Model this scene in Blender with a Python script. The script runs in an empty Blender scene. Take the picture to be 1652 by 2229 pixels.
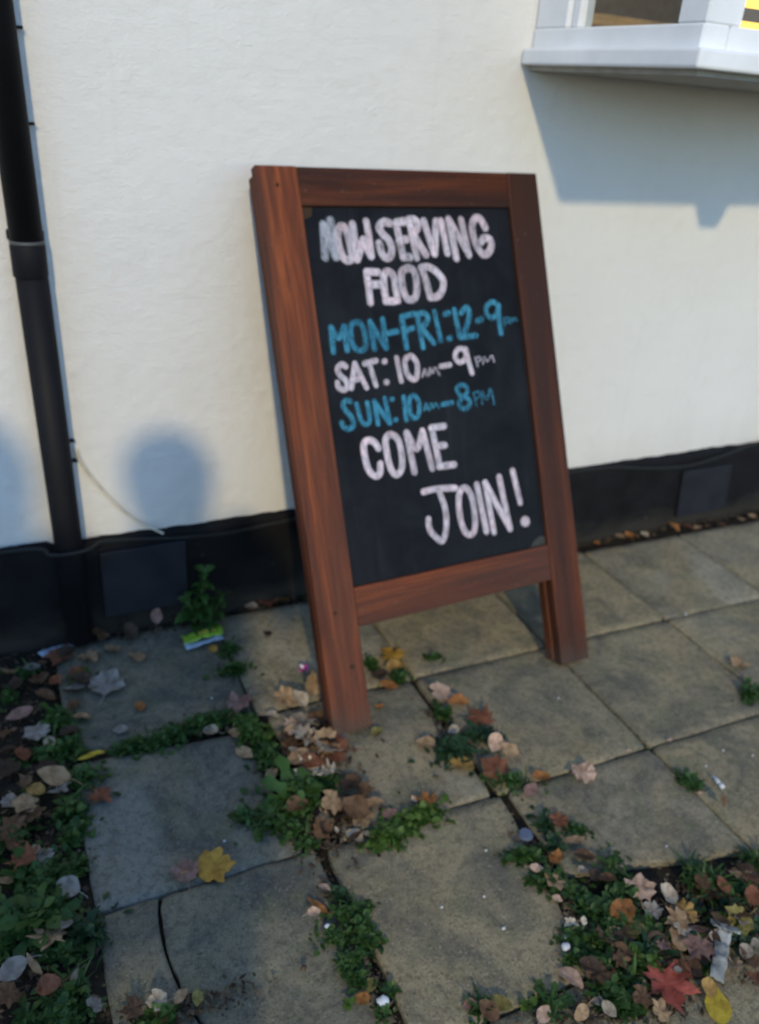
import bpy, bmesh, math, random
from mathutils import Vector, Matrix, noise
rad = math.radians
sc = bpy.context.scene
col = sc.collection

# ------------------------------------------------------------------ camera, sky, sun, exposure
cd = bpy.data.cameras.new('camera')
cam = bpy.data.objects.new('camera', cd)
col.objects.link(cam)
cd.sensor_fit = 'HORIZONTAL'
cd.sensor_width = 36.0
cd.lens = 1803.49 / 1652 * 36.0
cd.clip_start = 0.02
cd.clip_end = 500
RGT = Vector((0.90063534, -0.42872235, 0.0710854))
UPV = Vector((0.13859502, 0.43839492, 0.88803227))
FWD = Vector((0.41188277, 0.78994116, -0.45425273))
cam.matrix_world = Matrix(((RGT.x, UPV.x, -FWD.x, 0.0), (RGT.y, UPV.y, -FWD.y, -2.09),
                           (RGT.z, UPV.z, -FWD.z, 1.45), (0, 0, 0, 1)))
sc.camera = cam
cd.dof.use_dof = True
cd.dof.focus_distance = 1.05
cd.dof.aperture_fstop = 4.8

LIGHT = Vector((0.31, 1.0, -0.54)).normalized()        # the way the key light travels
ELEV = math.asin(-LIGHT.z)
world = bpy.data.worlds.new('World')
sc.world = world
world.use_nodes = True
wn = world.node_tree
sky = wn.nodes.new('ShaderNodeTexSky')
sky.sky_type = 'NISHITA'
sky.sun_disc = False
sky.sun_elevation = ELEV
sky.sun_rotation = math.atan2(-LIGHT.x, -LIGHT.y)
sky.air_density = 1.0
sky.dust_density = 0.0
sky.ozone_density = 3.2
wn.links.new(sky.outputs[0], wn.nodes['Background'].inputs[0])
wn.nodes['Background'].inputs[1].default_value = 0.15

sl = bpy.data.lights.new('sun', 'SUN')
sl.energy = 1.12
sl.angle = rad(2.0)
sl.color = (1.0, 0.80, 0.46)
sun = bpy.data.objects.new('sun', sl)
col.objects.link(sun)
sun.rotation_euler = LIGHT.to_track_quat('-Z', 'Y').to_euler()
sun.location = (-2, -6, 5)

sc.view_settings.view_transform = 'Standard'
sc.view_settings.look = 'None'
sc.view_settings.gamma = 1.0
sc.view_settings.exposure = 0.78
sc.view_settings.use_curve_mapping = False

random.seed(7)
# ------------------------------------------------------------------ helpers
def link(o, parent=None):
    col.objects.link(o)
    if parent is not None:
        o.parent = parent
    return o

def tag(o, label=None, cat=None, group=None, kind=None):
    if label: o['label'] = label
    if cat: o['category'] = cat
    if group: o['group'] = group
    if kind: o['kind'] = kind
    return o

def empty(name, loc=(0, 0, 0)):
    o = bpy.data.objects.new(name, None)
    o.empty_display_size = 0.1
    o.location = loc
    return link(o)

def mesh_obj(name, verts, faces, mat, parent=None, smooth=False):
    me = bpy.data.meshes.new(name)
    me.from_pydata([tuple(v) for v in verts], [], faces)
    if mat: me.materials.append(mat)
    if smooth:
        me.polygons.foreach_set('use_smooth', [True] * len(me.polygons))
    me.update()
    return link(bpy.data.objects.new(name, me), parent)

def bm_obj(name, bm, mat, parent=None, smooth=False):
    me = bpy.data.meshes.new(name)
    bm.to_mesh(me)
    bm.free()
    if mat: me.materials.append(mat)
    if smooth:
        me.polygons.foreach_set('use_smooth', [True] * len(me.polygons))
    return link(bpy.data.objects.new(name, me), parent)

def add_box(bm, a, b, bev=0.0, seg=1):
    c = [(x, y, z) for z in (a[2], b[2]) for y in (a[1], b[1]) for x in (a[0], b[0])]
    vs = [bm.verts.new(p) for p in c]
    fs = [bm.faces.new([vs[i] for i in f]) for f in ((0, 2, 3, 1), (4, 5, 7, 6), (0, 1, 5, 4), (2, 6, 7, 3), (0, 4, 6, 2), (1, 3, 7, 5))]
    if bev:
        es = list({e for f in fs for e in f.edges})
        bmesh.ops.bevel(bm, geom=es, offset=bev, segments=seg, affect='EDGES', profile=0.5)

def box(name, a, b, mat, parent=None, bev=0.0, seg=1):
    bm = bmesh.new()
    add_box(bm, a, b, bev, seg)
    return bm_obj(name, bm, mat, parent)

def tube(name, pts, r, mat, parent=None, n=8, rs=None):
    vs, fs = [], []
    pts = [Vector(p) for p in pts]
    for i, p in enumerate(pts):
        t = (pts[min(i + 1, len(pts) - 1)] - pts[max(i - 1, 0)]).normalized()
        a = t.cross(Vector((0, 1, 0)))
        if a.length < 1e-3: a = t.cross(Vector((1, 0, 0)))
        a.normalize()
        b = t.cross(a)
        rr = rs[i] if rs else r
        for k in range(n):
            an = 2 * math.pi * k / n
            vs.append(p + (a * math.cos(an) + b * math.sin(an)) * rr)
    for i in range(len(pts) - 1):
        for k in range(n):
            fs.append((i * n + k, i * n + (k + 1) % n, (i + 1) * n + (k + 1) % n, (i + 1) * n + k))
    fs.append(tuple(range(n - 1, -1, -1)))
    fs.append(tuple(range((len(pts) - 1) * n, len(pts) * n)))
    return mesh_obj(name, vs, fs, mat, parent, True)

def smooth_path(pts, n=6):
    if len(pts) < 3:
        a, b = Vector(pts[0]), Vector(pts[-1])
        return [a.lerp(b, k / n) for k in range(n + 1)]
    P = [Vector(p) for p in pts]
    closed = (P[0] - P[-1]).length < 1e-4
    out = []
    for i in range(len(P) - 1):
        p0 = P[i - 1] if i > 0 else (P[-2] if closed else P[0] * 2 - P[1])
        p3 = P[i + 2] if i + 2 < len(P) else (P[1] if closed else P[-1] * 2 - P[-2])
        p1, p2 = P[i], P[i + 1]
        for k in range(n):
            t = k / n
            out.append(0.5 * ((2 * p1) + (p2 - p0) * t + (2 * p0 - 5 * p1 + 4 * p2 - p3) * t * t + (3 * p1 - p0 - 3 * p2 + p3) * t ** 3))
    out.append(P[-1])
    return out

# ------------------------------------------------------------------ materials
class NT:
    def __init__(s, name):
        s.m = bpy.data.materials.new(name)
        s.m.use_nodes = True
        s.t = s.m.node_tree
        s.b = s.t.nodes['Principled BSDF']
        s.tc = None
    def new(s, ty, **kw):
        n = s.t.nodes.new(ty)
        for k, v in kw.items(): setattr(n, k, v)
        return n
    def link(s, a, b): s.t.links.new(a, b)
    def coord(s, which='Object', scale=(1, 1, 1), loc=None):
        if s.tc is None: s.tc = s.new('ShaderNodeTexCoord')
        mp = s.new('ShaderNodeMapping')
        mp.inputs['Scale'].default_value = scale
        s.link(s.tc.outputs[which], mp.inputs[0])
        if loc is not None: s.link(loc, mp.inputs['Location'])
        return mp.outputs[0]
    def noise(s, vec, scale, detail=4, rough=0.55, dist=0.0):
        n = s.new('ShaderNodeTexNoise')
        n.inputs['Scale'].default_value = scale
        n.inputs['Detail'].default_value = detail
        n.inputs['Roughness'].default_value = rough
        n.inputs['Distortion'].default_value = dist
        s.link(vec, n.inputs['Vector'])
        return n.outputs['Fac']
    def ramp(s, fac, stops):
        r = s.new('ShaderNodeValToRGB')
        el = r.color_ramp.elements
        while len(el) < len(stops): el.new(0.5)
        for e, (p, c) in zip(el, stops):
            e.position = p
            e.color = (c, c, c, 1) if isinstance(c, (int, float)) else (*c, 1)
        s.link(fac, r.inputs[0])
        return r.outputs[0]
    def mix(s, fac, a, b, mode='MIX'):
        n = s.new('ShaderNodeMix', data_type='RGBA', blend_type=mode)
        for sock, v in ((n.inputs[0], fac), (n.inputs[6], a), (n.inputs[7], b)):
            if isinstance(v, (int, float)): sock.default_value = v
            elif isinstance(v, tuple): sock.default_value = (*v, 1)
            else: s.link(v, sock)
        return n.outputs[2]
    def math(s, op, a, b=0.0):
        n = s.new('ShaderNodeMath', operation=op)
        for sock, v in ((n.inputs[0], a), (n.inputs[1], b)):
            if isinstance(v, (int, float)): sock.default_value = v
            else: s.link(v, sock)
        return n.outputs[0]
    def bump(s, h, strength=0.3, dist=0.002, prev=None):
        n = s.new('ShaderNodeBump')
        n.inputs['Strength'].default_value = strength
        n.inputs['Distance'].default_value = dist
        s.link(h, n.inputs['Height'])
        if prev is not None: s.link(prev, n.inputs['Normal'])
        return n.outputs[0]
    def done(s, color=None, rough=0.6, normal=None, spec=0.4, metal=0.0):
        for key, v in (('Base Color', color), ('Roughness', rough)):
            if v is None: continue
            if isinstance(v, tuple): s.b.inputs[key].default_value = (*v, 1)
            elif isinstance(v, (int, float)): s.b.inputs[key].default_value = v
            else: s.link(v, s.b.inputs[key])
        s.b.inputs['Specular IOR Level'].default_value = spec
        s.b.inputs['Metallic'].default_value = metal
        if normal is not None: s.link(normal, s.b.inputs['Normal'])
        return s.m

def m_plain(name, c, rough=0.6, spec=0.4, metal=0.0, var=0.15, scale=30, bump=0.0):
    n = NT(name)
    v = n.coord()
    f = n.noise(v, scale, 4)
    dark = tuple(x * (1 - var) for x in c)
    lite = tuple(min(1, x * (1 + var)) for x in c)
    c2 = n.ramp(f, [(0.3, dark), (0.7, lite)])
    nb = n.bump(f, bump, 0.002) if bump else None
    return n.done(c2, rough, nb, spec, metal)

def m_plaster():
    n = NT('white_render')
    v = n.coord()
    big = n.noise(v, 1.3, 3)
    mid = n.noise(v, 14, 5)
    c = n.mix(n.ramp(big, [(0.35, 0.0), (0.7, 1.0)]), (0.755, 0.745, 0.728), (0.715, 0.705, 0.685))
    c = n.mix(n.math('MULTIPLY', n.ramp(mid, [(0.55, 0.0), (0.8, 1.0)]), 0.25), c, (0.60, 0.58, 0.53))
    # splash dirt with its own ragged outline low on the wall
    vz = n.new('ShaderNodeSeparateXYZ')
    n.link(v, vz.inputs[0])
    hz = n.math('ADD', vz.outputs[2], n.math('MULTIPLY', n.noise(n.coord('Object', (9, 9, 2)), 1.0, 5), 0.30))
    dirt = n.ramp(hz, [(0.42, 0.30), (0.62, 0.0)])
    c = n.mix(dirt, c, (0.55, 0.50, 0.42))
    drip = n.noise(n.coord('Object', (16, 16, 0.9)), 1.0, 5, 0.6)
    c = n.mix(n.math('MULTIPLY', n.ramp(drip, [(0.60, 0.0), (0.78, 1.0)]), 0.22), c, (0.52, 0.50, 0.45))
    vs = n.coord('Object', (1.0, 1.0, 1.7))
    b1 = n.bump(n.noise(vs, 34, 4, 0.55, 0.3), 0.40, 0.005)
    b2 = n.bump(n.noise(vs, 120, 4, 0.7), 0.8, 0.0030, b1)
    return n.done(c, 0.42, b2, 0.45)

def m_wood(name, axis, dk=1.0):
    n = NT(name)
    sx = {'x': (1.6, 30, 30), 'y': (30, 1.6, 30)}[axis]
    fine = {'x': (7, 130, 130), 'y': (130, 7, 130)}[axis]
    oi = n.new('ShaderNodeObjectInfo')
    cb = n.new('ShaderNodeCombineXYZ')
    n.link(n.math('MULTIPLY', oi.outputs['Random'], 37.0), cb.inputs[0])
    n.link(n.math('MULTIPLY', oi.outputs['Random'], 91.0), cb.inputs[1])
    v = n.coord('Object', sx, cb.outputs[0])
    g = n.noise(v, 1.0, 6, 0.6, 0.9)
    f = n.noise(n.coord('Object', fine, cb.outputs[0]), 1.0, 4, 0.6, 0.3)
    blot = n.noise(n.coord('Object', tuple(0.16 * a for a in sx), cb.outputs[0]), 1.0, 5, 0.65, 0.5)
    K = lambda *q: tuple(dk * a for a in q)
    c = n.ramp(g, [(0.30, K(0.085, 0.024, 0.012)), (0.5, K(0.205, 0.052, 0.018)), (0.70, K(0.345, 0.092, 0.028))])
    c = n.mix(n.ramp(f, [(0.36, 0.50), (0.55, 0.0)]), c, K(0.060, 0.025, 0.016))
    c = n.mix(n.ramp(blot, [(0.42, 0.92), (0.60, 0.0)]), c, K(0.070, 0.032, 0.024))
    kn = n.new('ShaderNodeTexVoronoi')
    kn.inputs['Scale'].default_value = 4.6
    n.link(n.coord('Object', (1, 1, 0.01), cb.outputs[0]), kn.inputs['Vector'])
    c = n.mix(n.ramp(kn.outputs['Distance'], [(0.03, 0.8), (0.07, 0.0)]), c, (0.03, 0.018, 0.013))
    if axis == 'y':                                     # mud splashed on the feet, ragged at its upper edge
        sp = n.new('ShaderNodeSeparateXYZ')
        n.link(n.coord('Object'), sp.inputs[0])
        hy = n.math('ADD', sp.outputs[1], n.math('MULTIPLY', n.noise(n.coord('Object', (22, 14, 22), cb.outputs[0]), 1.0, 5, 0.65), 0.22))
        c = n.mix(n.ramp(n.math('ADD', hy, 1.0), [(0.41, 0.75), (0.50, 0.0)]), c, (0.060, 0.046, 0.036))
    sc_ = n.noise(n.coord('Object', (60, 60, 60)), 1.0, 5, 0.7)
    c = n.mix(n.ramp(sc_, [(0.62, 0.0), (0.72, 0.55)]), c, (0.17, 0.13, 0.10))
    b = n.bump(f, 0.5, 0.0016)
    b = n.bump(g, 0.3, 0.003, b)
    return n.done(c, n.ramp(blot, [(0.3, 0.7), (0.7, 0.55)]), b, 0.2)

def m_board():
    n = NT('blackboard_paint')
    v = n.coord('Object', (1, 1, 1))
    f = n.noise(v, 5, 6, 0.65, 0.8)
    st = n.noise(n.coord('Object', (40, 3, 1)), 1.0, 4)
    c = n.mix(n.ramp(f, [(0.35, 0.0), (0.75, 1.0)]), (0.003, 0.004, 0.006), (0.014, 0.017, 0.023))
    c = n.mix(n.math('MULTIPLY', n.ramp(st, [(0.58, 0.0), (0.8, 1.0)]), 0.25), c, (0.035, 0.042, 0.05))
    return n.done(c, n.ramp(f, [(0.3, 0.55), (0.7, 0.7)]), n.bump(n.noise(v, 160, 3), 0.1, 0.0006), 0.15)

def m_chalk(name, c1, c2, op=1.0):
    n = NT(name)
    at = n.new('ShaderNodeAttribute', attribute_name='across')
    v = n.coord('Object', (1, 1, 1))
    nz = n.noise(n.coord('Object', (120, 40, 1)), 1.0, 4, 0.6)
    n2 = n.noise(v, 30, 4)
    c = n.mix(n.ramp(n2, [(0.35, 0.0), (0.65, 1.0)]), c1, c2)
    n.done(c, 0.8, None, 0.1)
    ed = n.math('ADD', at.outputs['Fac'], n.math('MULTIPLY', n.math('SUBTRACT', nz, 0.5), 0.75))
    al = n.ramp(ed, [(0.62, 1.0), (1.02, 0.0)])
    lf = n.noise(n.coord('Object', (9, 5, 1)), 1.0, 3, 0.5)
    al2 = n.math('MULTIPLY', n.math('MULTIPLY', al, n.ramp(nz, [(0.32, 0.40), (0.60, 0.97)])), n.ramp(lf, [(0.35, 0.62), (0.6, 1.0)]))
    n.link(n.math('MULTIPLY', al2, op), n.b.inputs['Alpha'])
    return n.m

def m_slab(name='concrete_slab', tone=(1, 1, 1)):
    n = NT(name)
    oi = n.new('ShaderNodeObjectInfo')
    cb = n.new('ShaderNodeCombineXYZ')
    n.link(n.math('MULTIPLY', oi.outputs['Random'], 50.0), cb.inputs[0])
    n.link(n.math('MULTIPLY', oi.outputs['Random'], 23.0), cb.inputs[1])
    v = n.coord('Object', (1, 1, 1), cb.outputs[0])
    base = n.ramp(oi.outputs['Random'], [(0.0, (0.275, 0.234, 0.151)), (0.35, (0.330, 0.268, 0.158)), (0.7, (0.292, 0.250, 0.169)), (1.0, (0.352, 0.287, 0.171))])
    st = n.noise(v, 6, 7, 0.68, 0.6)
    c = n.mix(n.ramp(st, [(0.40, 1.0), (0.57, 0.0)]), base, (0.138, 0.127, 0.095))
    gr = n.noise(v, 13, 6, 0.66)
    c = n.mix(n.ramp(gr, [(0.50, 0.0), (0.66, 0.70)]), c, (0.165, 0.172, 0.090))
    wm = n.noise(v, 4.1, 6, 0.66, 0.3)
    c = n.mix(n.ramp(wm, [(0.48, 0.0), (0.66, 0.75)]), c, (0.380, 0.296, 0.162))
    pal = n.noise(v, 2.3, 5, 0.6, 0.8)
    pk = n.math('MULTIPLY', n.ramp(pal, [(0.50, 0.0), (0.62, 1.0)]), n.ramp(oi.outputs['Random'], [(0.4, 0.0), (0.8, 0.75)]))
    c = n.mix(pk, c, (0.40, 0.365, 0.275))
    gum = n.new('ShaderNodeTexVoronoi')
    gum.inputs['Scale'].default_value = 5.0
    n.link(v, gum.inputs['Vector'])
    c = n.mix(n.ramp(gum.outputs['Distance'], [(0.035, 0.55), (0.055, 0.0)]), c, (0.07, 0.068, 0.062))
    md = n.noise(v, 55, 5, 0.7)
    c = n.mix(n.ramp(md, [(0.36, 0.55), (0.52, 0.0)]), c, (0.099, 0.085, 0.059))
    sp = n.noise(v, 170, 2, 0.6)
    c = n.mix(n.ramp(sp, [(0.58, 0.0), (0.70, 0.65)]), c, (0.440, 0.374, 0.261))
    sp2 = n.noise(v, 230, 2, 0.6)
    c = n.mix(n.ramp(sp2, [(0.30, 0.75), (0.44, 0.0)]), c, (0.055, 0.048, 0.034))
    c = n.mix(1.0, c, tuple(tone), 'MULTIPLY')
    b1 = n.bump(n.noise(v, 34, 7, 0.68), 0.8, 0.005)
    b2 = n.bump(n.noise(v, 150, 3, 0.6), 0.6, 0.0012, b1)
    return n.done(c, 0.8, b2, 0.25)

def m_soil():
    n = NT('dark_soil')
    v = n.coord()
    f = n.noise(v, 22, 6, 0.65)
    c = n.ramp(f, [(0.3, (0.010, 0.009, 0.007)), (0.55, (0.026, 0.021, 0.015)), (0.75, (0.050, 0.042, 0.028))])
    return n.done(c, 0.95, n.bump(n.noise(v, 60, 6, 0.7), 0.9, 0.006), 0.2)

def m_leaf():
    n = NT('dead_leaf')
    oi = n.new('ShaderNodeObjectInfo')
    v = n.coord('Object', (1, 1, 1))
    f = n.noise(v, 3.0, 5, 0.6, 0.5)
    c = n.mix(n.ramp(f, [(0.35, 0.75), (0.6, 0.0)]), oi.outputs['Color'], n.mix(1.0, oi.outputs['Color'], (0.42, 0.34, 0.28), 'MULTIPLY'))
    vr = n.noise(n.coord('Object', (3, 22, 3)), 1.0, 3)
    n.done(c, 0.6, n.bump(vr, 0.25, 0.01), 0.3)
    tr = n.new('ShaderNodeBsdfTranslucent')
    n.link(c, tr.inputs[0])
    mx = n.new('ShaderNodeMixShader')
    mx.inputs[0].default_value = 0.18
    n.link(n.b.outputs[0], mx.inputs[1])
    n.link(tr.outputs[0], mx.inputs[2])
    n.link(mx.outputs[0], n.t.nodes['Material Output'].inputs[0])
    return n.m

def m_green(name, a, b, c3):
    n = NT(name)
    ge = n.new('ShaderNodeNewGeometry')
    c = n.ramp(ge.outputs['Random Per Island'], [(0.0, a), (0.5, b), (1.0, c3)])
    f = n.noise(n.coord(), 60, 3)
    c = n.mix(n.math('MULTIPLY', f, 0.5), c, tuple(x * 0.4 for x in a))
    n.done(c, 0.5, None, 0.35)
    tr = n.new('ShaderNodeBsdfTranslucent')
    n.link(c, tr.inputs[0])
    mx = n.new('ShaderNodeMixShader')
    mx.inputs[0].default_value = 0.25
    n.link(n.b.outputs[0], mx.inputs[1])
    n.link(tr.outputs[0], mx.inputs[2])
    n.link(mx.outputs[0], n.t.nodes['Material Output'].inputs[0])
    return n.m

def m_glass():
    n = NT('window_glass')
    lw = n.new('ShaderNodeLayerWeight')
    lw.inputs[0].default_value = 0.5
    f = n.math('ADD', n.math('MULTIPLY', n.math('POWER', lw.outputs['Facing'], 5.0), 0.9), 0.045)
    tr = n.new('ShaderNodeBsdfTransparent')
    tr.inputs[0].default_value = (0.93, 0.95, 0.94, 1)
    gl = n.new('ShaderNodeBsdfGlossy')
    gl.inputs['Roughness'].default_value = 0.02
    mx = n.new('ShaderNodeMixShader')
    n.link(f, mx.inputs[0])
    n.link(tr.outputs[0], mx.inputs[1])
    n.link(gl.outputs[0], mx.inputs[2])
    n.link(mx.outputs[0], n.t.nodes['Material Output'].inputs[0])
    return n.m

def m_emit(name, c, s):
    n = NT(name)
    n.b.inputs['Emission Color'].default_value = (*c, 1)
    n.b.inputs['Emission Strength'].default_value = s
    return n.done(c, 0.5)

def m_black():
    n = NT('black_masonry_paint')
    v = n.coord()
    f = n.noise(v, 9, 5, 0.6)
    c = n.ramp(f, [(0.3, (0.003, 0.003, 0.004)), (0.7, (0.0085, 0.009, 0.011))])
    d = n.noise(n.coord('Object', (7, 7, 14)), 1.0, 6, 0.68)
    sp = n.new('ShaderNodeSeparateXYZ')
    n.link(v, sp.inputs[0])
    low = n.ramp(n.math('ADD', sp.outputs[2], n.math('MULTIPLY', d, 0.16)), [(0.09, 0.6), (0.17, 0.0)])
    c = n.mix(low, c, (0.045, 0.040, 0.032))
    chip = n.noise(v, 46, 3, 0.5)
    c = n.mix(n.ramp(chip, [(0.70, 0.0), (0.74, 0.5)]), c, (0.10, 0.10, 0.10))
    return n.done(c, 0.72, n.bump(n.noise(v, 40, 5, 0.6), 0.6, 0.003), 0.18)

M = dict(
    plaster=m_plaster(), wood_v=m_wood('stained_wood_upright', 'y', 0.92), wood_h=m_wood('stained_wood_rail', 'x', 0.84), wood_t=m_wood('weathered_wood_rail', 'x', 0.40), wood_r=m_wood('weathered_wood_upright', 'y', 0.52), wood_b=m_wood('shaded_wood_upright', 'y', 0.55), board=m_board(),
    chalk=m_chalk('white_chalk_pen', (0.80, 0.66, 0.73), (0.66, 0.62, 0.70)), chalk_n=m_chalk('faded_white_chalk_pen', (0.60, 0.62, 0.70), (0.52, 0.56, 0.66), 0.62), chalk_blue=m_chalk('blue_chalk_pen', (0.070, 0.30, 0.44), (0.045, 0.23, 0.37)),
    chalk_f=m_chalk('thin_white_chalk_pen', (0.74, 0.66, 0.74), (0.64, 0.62, 0.72), 0.6), chalk_blue_f=m_chalk('thin_blue_chalk_pen', (0.070, 0.30, 0.44), (0.045, 0.23, 0.37), 0.7),
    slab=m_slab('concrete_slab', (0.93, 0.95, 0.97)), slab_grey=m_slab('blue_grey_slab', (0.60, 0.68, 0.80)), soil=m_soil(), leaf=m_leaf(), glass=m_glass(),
    black=m_black(),
    panel=m_plain('black_panel_paint', (0.013, 0.015, 0.021), 0.6, 0.25, 0, 0.3, 12, 0.15),
    pipe=m_plain('black_plastic_pipe', (0.006, 0.006, 0.008), 0.6, 0.2, 0, 0.3, 8, 0.1),
    grey=m_plain('clip_highlight_grey', (0.075, 0.08, 0.08), 0.5, 0.4, 0, 0.3, 20),
    cable=m_plain('cream_cable', (0.62, 0.57, 0.46), 0.5, 0.3), cable_dark=m_plain('black_cable', (0.014, 0.016, 0.016), 0.6, 0.25),
    white=m_plain('white_gloss_paint', (0.80, 0.81, 0.83), 0.4, 0.4, 0, 0.08, 6, 0.08),
    room=m_plain('cream_room_paint', (0.55, 0.42, 0.26), 0.8, 0.2), slat=m_plain('dark_wood_slat', (0.16, 0.07, 0.025), 0.5, 0.3, 0, 0.3, 8),
    bulb=m_emit('warm_lamp_glow', (1.0, 0.58, 0.07), 1.5),
    g1=m_green('weed_green', (0.022, 0.062, 0.012), (0.045, 0.112, 0.020), (0.085, 0.165, 0.038)),
    g2=m_green('weed_bright_green', (0.045, 0.105, 0.014), (0.075, 0.155, 0.020), (0.12, 0.19, 0.035)),
    g3=m_green('weed_dark_green', (0.014, 0.044, 0.016), (0.025, 0.070, 0.026), (0.045, 0.10, 0.04)),
    stem=m_plain('weed_stem', (0.06, 0.075, 0.025), 0.6),
    litter=m_green('litter_scraps', (0.030, 0.020, 0.012), (0.085, 0.055, 0.030), (0.22, 0.16, 0.10)),
    paper_old=m_plain('soiled_paper', (0.30, 0.31, 0.29), 0.75, 0.2, 0, 0.5, 30), paper=m_plain('white_scrap', (0.62, 0.64, 0.68), 0.6, 0.3, 0, 0.15, 40), foil=m_plain('blue_white_scrap', (0.35, 0.45, 0.58), 0.35, 0.5, 0, 0.3, 40),
    lime=m_plain('lime_wrapper', (0.27, 0.47, 0.045), 0.35, 0.5, 0, 0.2, 25), limey=m_plain('yellow_print', (0.42, 0.40, 0.05), 0.35, 0.5),
    pink=m_plain('magenta_petal', (0.50, 0.06, 0.28), 0.6), cap=m_plain('dull_blue_cap', (0.10, 0.13, 0.20), 0.4, 0.5),
    stone=m_plain('pale_stone', (0.55, 0.55, 0.55), 0.7), coat=m_plain('dark_coat', (0.03, 0.035, 0.045), 0.8), skin=m_plain('skin', (0.45, 0.28, 0.2), 0.5),
    hair=m_plain('dark_hair', (0.03, 0.02, 0.015), 0.6), jean=m_plain('denim', (0.04, 0.06, 0.11), 0.85), phone=m_plain('black_phone', (0.02, 0.02, 0.022), 0.2, 0.5),
    soffit=m_plain('shade_toned_soffit', (0.34, 0.32, 0.28), 0.8, 0.2), knot=m_plain('dark_knot_wood', (0.045, 0.024, 0.014), 0.7, 0.2), smudge=m_plain('pale_board_wear', (0.035, 0.037, 0.032), 0.7),
)

# ------------------------------------------------------------------ ground, soil bed, paving
TH = -0.02528
GO = Vector((1.414, 1.116 - 2.09))
GU = Vector((math.cos(TH), math.sin(TH)))
GV = Vector((-math.sin(TH), math.cos(TH)))
CELL = 0.4535
def gridpt(i, j):
    p = GO + GU * (i * CELL) + GV * (j * CELL)
    return p

g = mesh_obj('ground', [(-90, -90, -0.06), (90, -90, -0.06), (90, 90, -0.06), (-90, 90, -0.06)], [(0, 1, 2, 3)], M['soil'])
tag(g, 'bare dark ground around the paving', 'ground', kind='structure')

def height_sheet(name, x0, x1, y0, y1, st, zf, mat, smooth=True):
    nx, ny = int((x1 - x0) / st) + 1, int((y1 - y0) / st) + 1
    vs = [(x0 + (x1 - x0) * i / nx, y0 + (y1 - y0) * j / ny, 0) for j in range(ny + 1) for i in range(nx + 1)]
    vs = [(x, y, zf(x, y)) for x, y, _ in vs]
    fs = [(j * (nx + 1) + i, j * (nx + 1) + i + 1, (j + 1) * (nx + 1) + i + 1, (j + 1) * (nx + 1) + i) for j in range(ny) for i in range(nx)]
    return mesh_obj(name, vs, fs, mat, None, smooth)

def bedz(x, y): return -0.006 + 0.014 * noise.noise((x * 9, y * 9, 1.0)) + 0.006 * noise.noise((x * 31, y * 31, 4.0))
soil = height_sheet('soil_bed', -1.3, 0.062, -3.2, -0.002, 0.025, bedz, M['soil'])
tag(soil, 'dark soil bed along the left edge of the paving', 'soil', kind='structure')
pave = height_sheet('pavement', 0.063, 4.2, -3.4, -0.002, 0.04, lambda x, y: -0.016 + 0.008 * noise.noise((x * 14, y * 14, 2.0)), M['soil'])
tag(pave, 'patio of square concrete slabs with dark weedy joints', 'pavement', kind='structure')

def slab(c, seed, n=18, edge=None, ridge=None, tilt=(0, 0, 0)):
    """c: corners bl, br, tr, tl (2D); edge: optional function (s,t,p) -> p"""
    c = [Vector(q) for q in c]
    cen = sum(c, Vector((0, 0))) / 4
    vs, fs = [], []
    ts = [0.0, 0.007] + [0.007 + 0.986 * k / n for k in range(1, n)] + [0.993, 1.0]
    m = len(ts)
    rc = 0.055
    for t in ts:
        for s in ts:
            p = (c[0] * (1 - s) + c[1] * s) * (1 - t) + (c[3] * (1 - s) + c[2] * s) * t
            if edge: p = edge(s, t, p)
            d = min(s, 1 - s, t, 1 - t)
            w = max(0.0, 1 - d / 0.08)
            nz = Vector((noise.noise((p.x * 16, p.y * 16, seed)), noise.noise((p.x * 16, p.y * 16, seed + 9.3)))) * 0.0035 + \
                 Vector((noise.noise((p.x * 55, p.y * 55, seed)), noise.noise((p.x * 55, p.y * 55, seed + 5.3)))) * 0.0025
            p = p + nz * w
            a, b = min(s, 1 - s), min(t, 1 - t)
            if a < rc and b < rc:                       # worn corners
                k = (rc - a) * (rc - b) / rc
                p = p.lerp(cen, k * 0.25)
            z = 0.0022 * noise.noise((p.x * 7, p.y * 7, seed)) + 0.0016 * noise.noise((p.x * 24, p.y * 24, seed + 3)) + 0.0008 * noise.noise((p.x * 70, p.y * 70, seed + 3))
            z += tilt[0] + tilt[1] * (p.x - cen.x) + tilt[2] * (p.y - cen.y)
            if ridge: z += ridge(p)
            if d <= 0: z -= 0.0030 + 0.002 * noise.noise((p.x * 30, p.y * 30, seed))
            vs.append((p.x - cen.x, p.y - cen.y, z))
    for j in range(m - 1):
        for i in range(m - 1):
            fs.append((j * m + i, j * m + i + 1, (j + 1) * m + i + 1, (j + 1) * m + i))
    rim = [i for i in range(m)] + [j * m + m - 1 for j in range(1, m)] + [(m - 1) * m + i for i in range(m - 2, -1, -1)] + [j * m for j in range(m - 2, 0, -1)]
    b0 = len(vs)
    for k in rim: vs.append((vs[k][0], vs[k][1], -0.038))
    L = len(rim)
    for k in range(L): fs.append((rim[k], b0 + k, b0 + (k + 1) % L, rim[(k + 1) % L]))
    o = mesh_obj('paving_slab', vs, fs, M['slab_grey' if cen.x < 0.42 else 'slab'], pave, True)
    o.location = (cen.x, cen.y, 0)
    return o

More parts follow.
